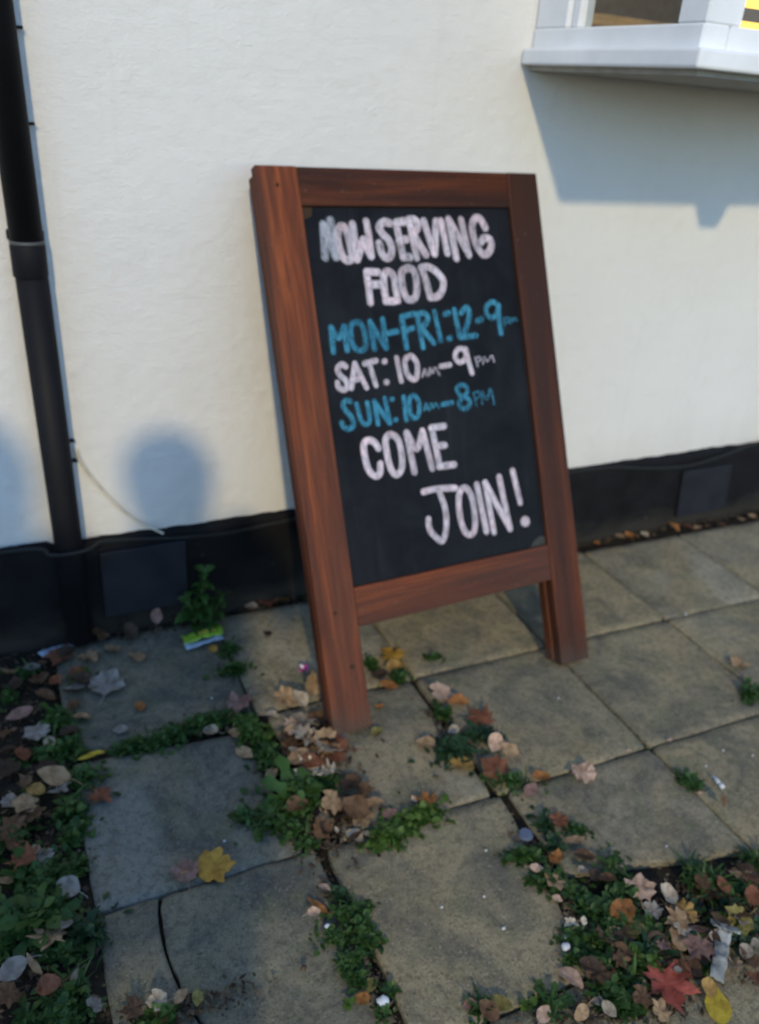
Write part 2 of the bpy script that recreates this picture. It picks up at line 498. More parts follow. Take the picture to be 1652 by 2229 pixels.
rs = random.Random(3)
J = 0.0036
def cell(i, j, l=0.0, r=0.0, b=0.0, t=0.0):
    p = gridpt(i, j)
    e = CELL
    return [p + GU * (J + l) + GV * (J + b), p + GU * (e - J - r) + GV * (J + b), p + GU * (e - J - r) + GV * (e - J - t), p + GU * (J + l) + GV * (e - J - t)]
for j in range(-5, 2):
    for i in range(-3, 6):
        tl = (rs.uniform(-0.002, 0.003), rs.uniform(-0.008, 0.008), rs.uniform(-0.008, 0.008))
        if (i, j) == (-3, -1):
            q = cell(i, j, 0.0)
            bl, br, tr, tp = q
            def cx(y): return 0.163 + 0.9 * (y + 1.06) ** 2 * 1.2
            def e1(s, t, p): return Vector((p.x + s ** 3 * (cx(p.y) - 0.163), p.y))
            def e2(s, t, p): return Vector((p.x + (1 - s) ** 3 * (cx(p.y) - 0.163), p.y))
            low = bl.y + 0.10
            slab([Vector((bl.x, low - 0.0)), Vector((0.161, low - 0.004)), Vector((0.161, tp.y)), tp], 51, 14, e1, None, tl)
            def rg(p):
                rp = [(0.10, -1.175), (0.257, -1.159), (0.316, -1.169), (0.365, -1.155), (0.429, -1.124), (0.60, -1.02)]
                for (x0, y0), (x1, y1) in zip(rp, rp[1:]):
                    if x0 <= p.x <= x1:
                        yy = y0 + (y1 - y0) * (p.x - x0) / (x1 - x0)
                        k = max(0.0, min(1.0, (yy - p.y) / 0.012 + 0.5))
                        return -0.007 * k * k * (3 - 2 * k)
                return 0.0
            slab([Vector((0.167, bl.y)), br, tr, Vector((0.167, tp.y))], 52, 44, e2, rg, (0.001, 0.004, -0.004))
        elif (i, j) == (-2, -1):
            slab(cell(i, j, 0.016, 0.028, 0, 0), 60, 18, lambda s, t, p: Vector((p.x - 0.03 * s ** 4 * (1 - t) ** 2 + 0.035 * s ** 6 * t * t, p.y)), None, tl)
        elif (i, j) == (-1, -1):
            slab(cell(i, j, 0.02, 0, 0.155, 0), 61, 18, lambda s, t, p: Vector((p.x, p.y + (1 - t) ** 4 * 0.05 * (1 - s) - (1 - t) * 0.05 * s)), None, tl)
        elif (i, j) == (0, -1):
            slab(cell(i, j, 0, 0, 0.05, 0), 62, 18, lambda s, t, p: Vector((p.x, p.y + 0.05 * (1 - t) ** 3 * (1 - s) ** 2)), None, tl)
        elif (i, j) == (-3, 0):
            slab(cell(i, j, 0.0, 0.02, 0, 0.025), 63, 18, lambda s, t, p: Vector((p.x - 0.03 * s ** 5 * t, p.y - 0.03 * t ** 5 * s)), None, tl)
        elif (i, j) == (-2, 0):
            slab(cell(i, j, 0.05, 0.012, 0.0, 0.01), 64, 18, lambda s, t, p: Vector((p.x + 0.03 * (1 - s) ** 4 * math.sin(t * 5), p.y)), None, tl)
        else:
            slab(cell(i, j), i * 13 + j * 7 + 100, 18, None, None, tl)

# ------------------------------------------------------------------ building: wall, plinth, panels, bay window
bld = empty('building', (1.5, 0, 0))
tag(bld, 'white rendered building with black plinth and white bay window', 'building')
BO = Vector((1.5, 0, 0))
def bpart(name, verts, faces, mat, parent=None, smooth=False):
    return mesh_obj(name, [Vector(v) - BO for v in verts], faces, mat, parent or bld, smooth)
def bbox(name, a, b, mat, parent=None, bev=0.0):
    return box(name, Vector(a) - BO, Vector(b) - BO, mat, parent or bld, bev)

def steps(lo, f0, f1, hi, fine, coarse):
    out = []
    x = lo
    while x < f0 - 1e-6: out.append(x); x += coarse
    n = int(round((f1 - f0) / fine))
    out += [f0 + (f1 - f0) * k / n for k in range(n + 1)]
    x = f1 + coarse
    while x <= hi + 1e-6: out.append(x); x += coarse
    return out
OX0, OX1, OZ0, OZ1 = 1.52, 2.86, 1.64, 2.42
xs = steps(-3.0, -0.3, 3.0, 5.0, 0.0115, 0.1)
zs = steps(0.0, 0.26, 1.9, 3.4, 0.0115, 0.1)
vs, fs = [], []
for z in zs:
    for x in xs:
        d = 0.0011 * noise.noise((x * 34, z * 42, 0.3)) + 0.0013 * noise.noise((x * 62, z * 70, 5.3)) + 0.003 * noise.noise((x * 4, z * 4, 8.8))
        vs.append((x, -d, z))
nx = len(xs)
for b in range(len(zs) - 1):
    for a in range(nx - 1):
        mx, mz = (xs[a] + xs[a + 1]) / 2, (zs[b] + zs[b + 1]) / 2
        if OX0 < mx < OX1 and OZ0 < mz < OZ1: continue
        fs.append((b * nx + a, b * nx + a + 1, (b + 1) * nx + a + 1, (b + 1) * nx + a))
bpart('wall', vs, fs, M['plaster'], None, True)

# plinth: proud, painted black, ragged hand-painted top edge
def ptop(x): return 0.306 + 0.006 * noise.noise((x * 5, 2.0, 0)) + 0.0035 * noise.noise((x * 19, 7.0, 0)) + 0.002 * noise.noise((x * 60, 1.0, 0)) + (0.010 if x < 0.105 else 0)
vs, fs = [], []
PX = [-3.0 + 0.0125 * k for k in range(641)]
prof = [(-0.0225, -0.05), (-0.0225, 0.05), (-0.0225, 0.12), (-0.0225, 0.19), (-0.0225, 0.25), (-0.0215, 0.985), (-0.016, 0.998), (-0.004, 1.0), (0.012, 1.0)]
for x in PX:
    h = ptop(x)
    for k, (y, z) in enumerate(prof):
        zz = z if z < 0.3 else h + (z - 1.0) * 0.9
        vs.append((x, y - 0.0030 * noise.noise((x * 11, zz * 14, 3)) * (1 if k < 7 else 0), zz))
n = len(prof)
for a in range(len(PX) - 1):
    for k in range(n - 1):
        fs.append((a * n + k, (a + 1) * n + k, (a + 1) * n + k + 1, a * n + k + 1))
bpart('plinth', vs, fs, M['black'], None, True)

def face_panel(x0, x1, z0, z1, lab, sk=0.0):
    bm = bmesh.new()
    add_box(bm, (x0, -0.036, z0), (x1, -0.018, z1), 0.003, 2)
    for v in bm.verts: v.co.x += sk * (z1 - v.co.z); v.co -= BO
    o = bm_obj('panel', bm, M['panel'], bld)
    o['label'] = lab
face_panel(0.226, 0.462, 0.062, 0.272, 'square dark blue-grey panel on the plinth below the drainpipe cable', 0.0)
face_panel(2.357, 2.612, 0.040, 0.238, 'square dark grey panel on the plinth right of the sign', 0.12)

# bay window
bay = empty('bay_window', (0, 0, 0))
bay.parent = bld
SZ0, SZ1 = 1.532, 1.570
bx0, bx1, bd = 1.40, 2.98, 0.640
bbox('soffit', (bx0 + 0.03, -bd + 0.03, SZ0 - 0.012), (bx1 - 0.03, -0.004, SZ0 + 0.001), M['soffit'], bay)  # soffit colour darkened to stand for the shade under the sill
bm = bmesh.new()
add_box(bm, (bx0, -bd, SZ0), (bx1, -0.003, SZ1), 0.006, 2)
bmesh.ops.translate(bm, vec=-BO, verts=bm.verts)
bm_obj('sill', bm, M['white'], bay)
fx, fy = 1.432, -0.606                               # outer faces of the frame
post = 0.075
WT = 2.50
def frame_box(name, a, b): return bbox(name, a, b, M['white'], bay, 0.004)
frame_box('corner_post', (fx, fy, SZ1 + 0.046), (fx + 0.085, fy + 0.085, WT))
frame_box('wall_post', (fx, -0.135, SZ1 + 0.046), (fx + 0.07, -0.003, WT))
frame_box('corner_post', (bx1 - 0.117, fy, SZ1 + 0.046), (bx1 - 0.032, fy + 0.085, WT))
frame_box('bottom_rail', (fx - 0.003, fy + 0.0, SZ1 - 0.002), (fx + 0.07, -0.003, SZ1 + 0.046))
frame_box('bottom_rail', (fx + 0.07, fy - 0.003, SZ1 - 0.002), (bx1 - 0.032, fy + 0.07, SZ1 + 0.046))
frame_box('top_rail', (fx, fy + 0.086, WT - 0.08), (fx + 0.07, -0.136, WT - 0.001))
frame_box('top_rail', (fx + 0.086, fy, WT - 0.08), (bx1 - 0.118, fy + 0.07, WT - 0.001))
frame_box('glazing_bar', (2.0, fy + 0.01, SZ1 + 0.047), (2.05, fy + 0.06, WT - 0.081))
frame_box('glazing_bar', (2.46, fy + 0.01, SZ1 + 0.047), (2.51, fy + 0.06, WT - 0.081))
frame_box('inner_stile', (fx + 0.012, -0.168, SZ1 + 0.047), (fx + 0.055, -0.136, WT - 0.081))
frame_box('inner_stile', (fx + 0.086, fy + 0.012, SZ1 + 0.047), (fx + 0.112, fy + 0.055, WT - 0.081))
frame_box('roof', (bx0 - 0.02, -bd - 0.02, WT), (bx1 + 0.02, -0.004, WT + 0.08))
bbox('pane', (fx + 0.030, fy + 0.087, SZ1 + 0.048), (fx + 0.034, -0.169, WT - 0.082), M['glass'], bay)
for a, b in ((fx + 0.114, 1.999), (2.051, 2.459), (2.511, bx1 - 0.119)):
    bbox('pane', (a, fy + 0.032, SZ1 + 0.048), (b, fy + 0.036, WT - 0.082), M['glass'], bay)
bbox('side_panel', (bx1 - 0.10, fy + 0.087, SZ1 + 0.048), (bx1 - 0.04, -0.003, WT - 0.002), M['white'], bay)
# bracket under the front of the sill (its shadow notches the shade on the wall)
bm = bmesh.new()
for (x, z) in ((1.955, 0), (2.095, 0), (2.06, -0.068), (1.985, -0.068)):
    for y in (-0.615, -0.50): bm.verts.new(Vector((x, y, SZ0 - 0.0125 + z)) - BO)
v = list(bm.verts)
for f in ((0, 2, 4, 6), (1, 7, 5, 3), (0, 1, 3, 2), (2, 3, 5, 4), (4, 5, 7, 6), (6, 7, 1, 0)): bm.faces.new([v[k] for k in f])
bm_obj('bracket', bm, M['white'], bay)
for k in range(15):                                    # blind behind the front glass
    z = SZ1 + 0.085 + k * 0.055
    bm = bmesh.new()
    add_box(bm, (-0.66, -0.003, -0.013), (0.66, 0.003, 0.013))
    o = bm_obj('blind_slat', bm, M['slat'], bay)
    o.location = Vector((2.215, fy + 0.12, z)) - BO
    o.rotation_euler = (rad(12), 0, 0)
bbox('window_board', (fx + 0.072, fy + 0.072, SZ1 + 0.001), (bx1 - 0.105, 0.05, SZ1 + 0.03), M['slat'], bay)
frame_box('reveal', (1.455, -0.128, SZ1 + 0.031), (1.516, 0.14, WT - 0.09))
bbox('bench_rail', (1.6, 0.62, 1.70), (3.9, 0.66, 1.735), M['room'], None, 0.004)
bbox('bench_back', (1.6, 0.625, 1.2), (3.9, 0.655, 1.698), M['slat'])
# lit room behind the bay
R0, R1 = Vector((0.7, 0.03, 0.5)), Vector((4.2, 1.5, 2.75))
c = [(x, y, z) for z in (R0.z, R1.z) for y in (R0.y, R1.y) for x in (R0.x, R1.x)]
bpart('room', c, [(0, 1, 3, 2), (4, 6, 7, 5), (2, 3, 7, 6), (0, 2, 6, 4), (1, 5, 7, 3)], M['room'])
lamp = empty('table_lamp', (2.15, -0.03, SZ1 + 0.031))
tag(lamp, 'table lamp with glowing yellow shade inside the bay window', 'lamp')
tube('base', [(0, 0, 0), (0, 0, 0.012), (0, 0, 0.03)], 0.07, M['slat'], lamp, 20, [0.075, 0.07, 0.02])
tube('shade', [(0, 0, 0.032), (0, 0, 0.034), (0, 0, 0.30), (0, 0, 0.302)], 0.16, M['bulb'], lamp, 32, [0.05, 0.175, 0.14, 0.04])

# ------------------------------------------------------------------ drainpipe and cables
dp = empty('drainpipe', (0.142, -0.046, 0))
tag(dp, 'black drainpipe running down the white wall at the left edge', 'drainpipe')
def pcx(z): return 0.156 - 0.0187 * z - 0.142
tube('pipe', [(pcx(3.3), 0, 3.3), (pcx(1.07), 0, 1.07)], 0.0355, M['pipe'], dp, 24)
tube('pipe', [(pcx(1.085), 0, 1.085), (pcx(0.36), 0, 0.36), (pcx(0.02), 0, 0.02)], 0.0355, M['pipe'], dp, 24)
for z in (1.088, 2.6):
    c_ = pcx(z)
    tube('socket', [(c_, 0, z - 0.07), (c_, 0, z - 0.068), (c_, 0, z - 0.002), (c_, 0, z)], 0.041, M['pipe'], dp, 24, [0.037, 0.0380, 0.0380, 0.0372])
    bm = bmesh.new()
    add_box(bm, (c_ - 0.039, 0.020, z + 0.004), (c_ + 0.039, 0.044, z + 0.026), 0.003)
    bm_obj('bracket', bm, M['pipe'], dp)
    tube('clip_ring', [(c_, 0, z + 0.001), (c_, 0, z + 0.009)], 0.0378, M['grey'], dp, 24)  # pale ring colour stands for the highlight at the clip joint
for z in (1.508, 1.33, 0.60, 0.545):
    c_ = pcx(z)
    bm = bmesh.new()
    add_box(bm, (c_ + 0.026, 0.024, z - 0.003), (c_ + 0.050, 0.042, z + 0.003), 0.002)
    bm_obj('clip', bm, M['pipe'], dp)

cpts = [(0.196, -0.012, 0.575), (0.204, -0.012, 0.54), (0.228, -0.012, 0.489), (0.281, -0.012, 0.407), (0.337, -0.013, 0.343), (0.380, -0.020, 0.314), (0.402, -0.027, 0.301)]
o = tube('cable', smooth_path(cpts), 0.0034, M['cable'])
tag(o, 'thin cream cable curving from the drainpipe down to the plinth', 'cable')
dk = [(-0.6, -0.012, 0.326), (-0.1, -0.030, 0.320), (0.07, -0.04, 0.318), (0.10, -0.080, 0.316), (0.151, -0.090, 0.317), (0.20, -0.080, 0.317), (0.24, -0.04, 0.310), (0.33, -0.032, 0.298), (0.457, -0.032, 0.282), (0.60, -0.032, 0.275), (0.79, -0.033, 0.288), (1.1, -0.033, 0.297), (1.5, -0.032, 0.302), (1.81, -0.032, 0.309),
      (1.93, -0.032, 0.305), (2.013, -0.032, 0.300), (2.194, -0.040, 0.277), (2.355, -0.047, 0.270), (2.515, -0.042, 0.284), (2.733, -0.030, 0.313), (3.1, -0.022, 0.322), (4.2, -0.02, 0.325)]
o = tube('cable', smooth_path(dk), 0.0055, M['cable_dark'])
tag(o, 'dark cable sagging along the top of the black plinth', 'cable')

# ------------------------------------------------------------------ chalkboard sign, folded flat and leaning on the wall
SB = Vector((0.66545, 1.42110 - 2.09, 0.022))
psi, lean = 0.042688, 0.429317
SU = Vector((math.cos(psi), math.sin(psi), 0))
SN = Vector((-math.sin(psi), math.cos(psi), 0))
SV = SN * math.sin(lean) + Vector((0, 0, 1)) * math.cos(lean)
SW = SU.cross(SV)
W_, H_ = 0.8193, 1.3755
sign = empty('chalkboard_sign')
tag(sign, 'wooden framed chalkboard sign with opening hours leaning against the white wall', 'sign')
o0 = SB + SU * (W_ / 2)
sign.matrix_world = Matrix(((SU.x, SV.x, SW.x, o0.x), (SU.y, SV.y, SW.y, o0.y), (SU.z, SV.z, SW.z, o0.z), (0, 0, 0, 1)))
hw = W_ / 2
def sbox(name, u0, u1, v0, v1, w0, w1, mat, parent=None, bev=0.003, label=None):
    cu, cv = (u0 + u1) / 2 - hw, (v0 + v1) / 2
    bm = bmesh.new()
    add_box(bm, (u0 - hw - cu, v0 - cv, w0), (u1 - hw - cu, v1 - cv, w1), bev, 2)
    o = bm_obj(name, bm, mat, parent or sign)
    o.location = (cu, cv, 0)
    if label: o['label'] = label
    return o
ff = empty('front_frame'); ff.parent = sign
rf = empty('rear_frame'); rf.parent = sign
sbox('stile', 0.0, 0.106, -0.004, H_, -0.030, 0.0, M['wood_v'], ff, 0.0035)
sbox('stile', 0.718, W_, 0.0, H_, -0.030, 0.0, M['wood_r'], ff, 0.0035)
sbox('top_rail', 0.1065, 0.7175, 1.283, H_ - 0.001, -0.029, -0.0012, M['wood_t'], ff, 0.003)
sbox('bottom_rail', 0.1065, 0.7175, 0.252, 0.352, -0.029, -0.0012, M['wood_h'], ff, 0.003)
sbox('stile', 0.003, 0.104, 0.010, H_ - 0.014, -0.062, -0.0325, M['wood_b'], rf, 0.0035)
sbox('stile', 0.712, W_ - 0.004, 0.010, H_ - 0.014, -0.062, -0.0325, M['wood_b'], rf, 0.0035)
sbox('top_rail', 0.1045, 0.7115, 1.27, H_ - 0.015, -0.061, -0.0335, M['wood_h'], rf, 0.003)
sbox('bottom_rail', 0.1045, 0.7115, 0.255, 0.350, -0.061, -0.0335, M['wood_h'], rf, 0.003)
sbox('board', 0.1045, 0.7195, 0.345, 1.29, -0.0200, -0.0130, M['board'], sign, 0.0)
sbox('rear_board', 0.1030, 0.713, 0.345, 1.28, -0.0500, -0.0430, M['board'], sign, 0.0)
for (u, v_, r) in ((0.073, 0.158, 0.007), (0.05, 1.33, 0.005), (0.77, 1.335, 0.005), (0.772, 0.30, 0.005), (0.047, 0.30, 0.005)):
    bm = bmesh.new()
    bmesh.ops.create_cone(bm, cap_ends=True, segments=14, radius1=r, radius2=r * 0.9, depth=0.002)
    bmesh.ops.translate(bm, vec=(u - hw, v_, 0.0008), verts=bm.verts)
    bm_obj('dowel_plug', bm, M['knot'], sign)
# broken corner of the board showing wood, pale worn patch at the lower right
mesh_obj('corner_block', [(0.1075 - hw, 1.2825, -0.0118), (0.136 - hw, 1.2825, -0.0118), (0.133 - hw, 1.262, -0.0118), (0.1075 - hw, 1.252, -0.0118),
                          (0.1075 - hw, 1.2825, -0.0129), (0.136 - hw, 1.2825, -0.0129), (0.133 - hw, 1.262, -0.0129), (0.1075 - hw, 1.252, -0.0129)],
         [(3, 2, 1, 0), (3, 7, 6, 2), (2, 6, 5, 1)], M['knot'], sign)
mesh_obj('worn_patch', [(0.665 - hw, 0.353, -0.0127), (0.717 - hw, 0.353, -0.0127), (0.717 - hw, 0.376, -0.0127), (0.70 - hw, 0.379, -0.0127), (0.678 - hw, 0.369, -0.0127)], [(0, 1, 2, 3, 4)], M['smudge'], sign)

TEXT={'NOWSERVING':(0.0233,[[(160,1242),(154,1163)],[(163,1241),(171,1203),(182,1164)],[(181,1252),(185,1164)],[(205,1235),(194,1216),(195,1189),(202,1164),(215,1155),(227,1163),(227,1188),(224,1216),(217,1234),(205,1235)],[(240,1242),(240,1158)],[(240,1158),(264,1204)],[(257,1196),(268,1188),(281,1164)],[(279,1249),(281,1207),(281,1164)],[(345,1245),(329,1248),(314,1235),(321,1218),(335,1204),(342,1184),(336,1164),(322,1159),(311,1172),(308,1195)],[(364,1243),(368,1200),(372,1160)],[(365,1246),(388,1249)],[(366,1202),(388,1204)],[(372,1160),(393,1159)],[(404,1243),(408,1200),(412,1157)],[(402,1253),(419,1254),(428,1243),(420,1226),(405,1217)],[(410,1217),(440,1165)],[(446,1250),(467,1167)],[(467,1167),(484,1249)],[(499,1250),(507,1167)],[(523,1254),(533,1154)],[(527,1249),(574,1162)],[(562,1254),(574,1161)],[(636,1232),(624,1254),(610,1257),(597,1245),(594,1216),(603,1183),(618,1163),(637,1166),(649,1185),(646,1202),(628,1204),(618,1195)]]),'FOOD':(0.022,[[(262,1124),(262,1050)],[(262,1126),(294,1124)],[(264,1094),(293,1094)],[(324,1125),(310,1115),(306,1085),(310,1055),(338,1054),(339,1081),(338,1110),(324,1125)],[(305,1051),(341,1051)],[(378,1131),(362,1121),(359,1086),(367,1058),(380,1052),(396,1062),(402,1091),(400,1120),(389,1131),(378,1131)],[(423,1131),(432,1093),(438,1057)],[(422,1132),(443,1133),(468,1118),(483,1097),(478,1073),(460,1057),(438,1055)]]),'MONFRI':(0.0178,[[(145,995),(142,935)],[(146,993),(161,967),(180,994)],[(180,994),(180,937)],[(214,1003),(199,994),(195,960),(204,938),(221,934),(233,945),(234,976),(227,998),(214,1003)],[(254,1003),(256,935)],[(254,1002),(288,935)],[(290,1007),(290,935)],[(302,971),(327,974)],[(346,1009),(349,931)],[(346,1010),(383,1016)],[(352,975),(375,980)],[(392,1013),(398,928)],[(391,1014),(413,1016),(423,1003),(413,988),(397,982)],[(400,980),(432,938)],[(445,1018),(454,943)],[(476,1010),(489,1013)],[(479,946),(484,947)],[(507,1020),(514,948)],[(527,1011),(545,1024),(553,1013),(546,987),(525,950)],[(518,947),(566,949)],[(575,987),(591,991)],[(648,1026),(631,1035),(609,1021),(610,1002),(626,993),(643,1005),(650,1025)],[(650,1025),(647,988),(648,950)]]),'MONFRI_pm':(0.0066,[[(664,990),(664,969)],[(664,989),(679,990),(677,979),(666,979)],[(682,974),(689,989),(693,980),(701,988),(707,981)]]),'SAT':(0.0172,[[(170,897),(160,903),(147,893),(152,877),(165,863),(167,847),(155,841),(143,849),(142,860)],[(196,901),(187,872),(177,844)],[(196,903),(207,875),(220,840)],[(184,863),(208,865)],[(223,900),(256,905)],[(236,901),(241,873),(247,843)],[(279,901),(282,902)],[(277,849),(280,849)],[(316,908),(321,848)],[(355,909),(340,900),(339,870),(350,853),(363,850),(371,864),(373,889),(364,906),(355,909)],[(444,876),(473,878)],[(527,899),(519,916),(502,915),(492,899),(501,883),(518,886),(527,899)],[(528,915),(532,885),(539,851)]]),'SAT_am':(0.0083,[[(384,854),(395,873),(400,855)],[(388,862),(399,862)],[(407,857),(411,874),(417,861),(427,874),(437,855)]]),'SAT_pm':(0.0062,[[(556,889),(560,867)],[(555,890),(570,891),(571,883),(559,878)],[(578,872),(584,890),(593,878),(609,892),(615,875)]]),'SUN':(0.0155,[[(169,811),(158,814),(149,804),(156,788),(168,771),(170,752),(157,744),(143,750),(139,761)],[(186,803),(191,768),(201,751),(215,755),(218,776),(216,803)],[(237,804),(239,747)],[(237,803),(272,746)],[(267,810),(273,746)],[(287,805),(289,805)],[(289,752),(292,752)],[(322,808),(321,748)],[(350,808),(337,797),(336,764),(345,751),(358,756),(364,775),(363,797),(350,808)],[(436,777),(466,779)],[(502,822),(486,816),(488,802),(501,792),(516,801),(515,816),(502,822)],[(501,789),(487,776),(492,762),(507,759),(520,770),(517,783),(501,789)]]),'SUN_am':(0.0077,[[(377,767),(386,784),(390,768)],[(381,773),(388,774)],[(395,767),(401,783),(406,771),(414,782),(423,770)]]),'SUN_pm':(0.0068,[[(536,797),(540,764)],[(536,798),(554,799),(554,787),(539,781)],[(560,766),(565,798),(577,776),(592,804),(599,762)]]),'COME':(0.0206,[[(231,686),(221,703),(204,710),(191,699),(190,670),(195,638),(209,619),(225,622),(231,647)],[(274,716),(255,708),(253,674),(258,632),(272,613),(289,625),(295,659),(291,698),(274,716)],[(317,715),(326,613)],[(318,715),(341,671),(365,714)],[(365,715),(380,614)],[(394,718),(403,620)],[(392,720),(432,720)],[(402,671),(427,670)],[(401,617),(448,616)]]),'JOIN':(0.0203,[[(345,558),(384,560),(443,554)],[(393,551),(404,504),(401,458),(389,427),(378,423),(354,448),(348,470),(350,485)],[(472,550),(452,533),(447,481),(455,437),(472,423),(488,434),(494,474),(490,527),(472,550)],[(512,553),(525,422)],[(539,554),(549,416)],[(539,555),(570,487),(603,418)],[(587,563),(603,417)],[(634,574),(647,483)]]),'JOIN_dot':(0.0351,[[(656,429),(658,428)]])}
WORDS = {'NOWSERVING': 'NOW SERVING', 'FOOD': 'FOOD', 'MONFRI': 'MON-FRI: 12-9', 'MONFRI_pm': 'PM', 'SAT': 'SAT: 10 - 9', 'SAT_am': 'AM', 'SAT_pm': 'PM',
         'SUN': 'SUN: 10 - 8', 'SUN_am': 'AM', 'SUN_pm': 'PM', 'COME': 'COME', 'JOIN': 'JOIN!', 'JOIN_dot': '.'}
zlev = [0.0]
def chalk(name, width, strokes, mat):
    rr = random.Random(hash(len(name) * 31 + len(strokes)))
    vs, fs, at = [], [], []
    zlev[0] = 0.0
    for st in strokes:
        zlev[0] += 0.00002
        z = -0.0128 + zlev[0]
        P = smooth_path([(a / 1000.0 - hw, b / 1000.0, 0) for a, b in st], 7)
        hwid = width / 2 * rr.uniform(1.0, 1.12)
        t0 = (P[1] - P[0]).normalized(); t1 = (P[-1] - P[-2]).normalized()
        pts = []
        for k in range(4, 0, -1): pts.append((P[0] - t0 * hwid * math.sin(k / 4 * math.pi / 2), math.cos(k / 4 * math.pi / 2)))
        for k, q in enumerate(P): pts.append((q, 1.0))
        for k in range(1, 5): pts.append((P[-1] + t1 * hwid * math.sin(k / 4 * math.pi / 2), math.cos(k / 4 * math.pi / 2)))
        base = len(vs)
        A = (-1, -0.62, 0, 0.62, 1)
        for k, (q, s) in enumerate(pts):
            a, b = pts[max(0, k - 1)][0], pts[min(len(pts) - 1, k + 1)][0]
            t = (b - a)
            t = t.normalized() if t.length > 1e-9 else t0
            nn = Vector((-t.y, t.x, 0))
            for x in A:
                p = q + nn * (x * hwid * s)
                vs.append((p.x, p.y, z))
                endf = 1 - s
                at.append(min(1.0, math.sqrt((x * s) ** 2 + (1 - s * s))))
        m = len(A)
        for k in range(len(pts) - 1):
            for x in range(m - 1):
                fs.append((base + k * m + x, base + (k + 1) * m + x, base + (k + 1) * m + x + 1, base + k * m + x + 1))
    o = mesh_obj('chalk_lettering', vs, fs, mat, sign)
    a = o.data.attributes.new('across', 'FLOAT', 'POINT')
    a.data.foreach_set('value', at)
    return o
LET = []
for nm, (wd, st) in TEXT.items():
    if nm[-3:] in ('_am', '_pm'):
        LET += [(nm, wd, st[:2], nm[-2].upper()), (nm, wd, st[2:], 'M')]
    elif nm == 'NOWSERVING':
        LET += [('N_', wd, st[:3], 'N'), (nm, wd, st[3:], 'OW SERVING')]
    else: LET.append((nm, wd, st, WORDS[nm]))
for nm, wd, st, word in LET:
    blue = nm.startswith('MON') or nm.startswith('SUN')
    o = chalk(nm, wd, st, M['chalk_n'] if nm == 'N_' else M[('chalk_blue' if blue else 'chalk') + ('_f' if '_' in nm and 'dot' not in nm else '')])
    o['label'] = ('blue' if blue else 'white') + ' chalk lettering reading ' + word if nm != 'JOIN_dot' else 'white chalk dot of the exclamation mark'

# ------------------------------------------------------------------ leaf meshes (unit size, lying in xy, stalk towards -y)
def leaf_mesh(kind, seed):
    r = random.Random(seed)
    if kind == 'M':
        out = [(0, -0.40), (0.08, -0.38), (0.30, -0.46), (0.25, -0.30), (0.50, -0.16), (0.34, -0.07), (0.40, 0.06), (0.57, 0.22), (0.33, 0.17), (0.19, 0.12), (0.20, 0.28), (0.11, 0.34), (0.0, 0.60)]
    if kind == 'm':
        out = [(0, -0.42), (0.12, -0.41), (0.30, -0.40), (0.33, -0.28), (0.47, -0.18), (0.41, -0.05), (0.47, 0.06), (0.52, 0.22), (0.38, 0.24), (0.27, 0.23), (0.23, 0.36), (0.13, 0.44), (0.0, 0.56)]
        pass
    if kind in 'mM':
        pts = [(x + r.uniform(-0.035, 0.035), y + r.uniform(-0.035, 0.035)) for x, y in out]
        left = [(-x + r.uniform(-0.035, 0.035), y + r.uniform(-0.035, 0.035)) for x, y in out[1:-1]][::-1]
        ring = pts + left
        cen = (0, -0.10)
    else:
        wd = {'o': 0.34, 'c': 0.40, 's': 0.15}[kind]
        ring = []
        N = 16
        for k in range(N):
            a = 2 * math.pi * k / N - math.pi / 2
            y = math.sin(a) * 0.5
            x = math.cos(a) * wd * (1 - 0.30 * max(0, math.sin(a)) - 0.25 * abs(math.sin(a)) ** 3)
            ring.append((x * r.uniform(0.93, 1.06), y * r.uniform(0.97, 1.03)))
        cen = (0, 0)
    c1, c2 = r.uniform(0.15, 0.75), r.uniform(-0.35, 0.6)
    if kind == 'c': c1, c2 = r.uniform(0.9, 1.5), r.uniform(0.3, 0.9)
    wv, ph = r.uniform(5, 9), r.uniform(0, 6)
    def zz(x, y, k): return c1 * x * x * (1.5 if x > 0 else 0.8) + c2 * y * y + k * (0.085 if kind in 'mM' else 0.03) * math.sin(wv * math.atan2(y, x) + ph) + 0.05 * abs(x)
    vs = [(cen[0], cen[1], zz(cen[0], cen[1], 0))]
    n = len(ring)
    for f in (0.55, 1.0):
        for (x, y) in ring:
            X, Y = cen[0] + (x - cen[0]) * f, cen[1] + (y - cen[1]) * f
            if f < 1 and kind == 'm': 
                pass
            vs.append((X, Y, zz(X, Y, f)))
    fs = []
    for k in range(n):
        k2 = (k + 1) % n
        fs.append((0, 1 + k, 1 + k2))
        fs.append((1 + k, 1 + n + k, 1 + n + k2, 1 + k2))
    # stalk: thin strip below
    b = len(vs)
    s0 = (0, -0.42, zz(0, -0.42, 0)) if kind in 'mM' else (0, -0.5, zz(0, -0.5, 0))
    sx = r.uniform(-0.15, 0.15)
    for i in range(4):
        t = i / 3
        y = s0[1] - 0.42 * t if kind != 's' else s0[1] - 0.12 * t
        for d in (-0.014, 0.014): vs.append((sx * t * t + d, y, s0[2] * (1 - t) + 0.03 * t + 0.008))
    for i in range(3): fs.append((b + 2 * i, b + 2 * i + 1, b + 2 * i + 3, b + 2 * i + 2))
    me = bpy.data.meshes.new('leaf')
    me.from_pydata(vs, [], fs)
    me.materials.append(M['leaf'])
    me.polygons.foreach_set('use_smooth', [True] * len(me.polygons))
    return me
LM = {k: [leaf_mesh(k, s * 7 + ord(k)) for s in range(n)] for k, n in (('m', 12), ('M', 6), ('o', 8), ('c', 9), ('s', 3))}
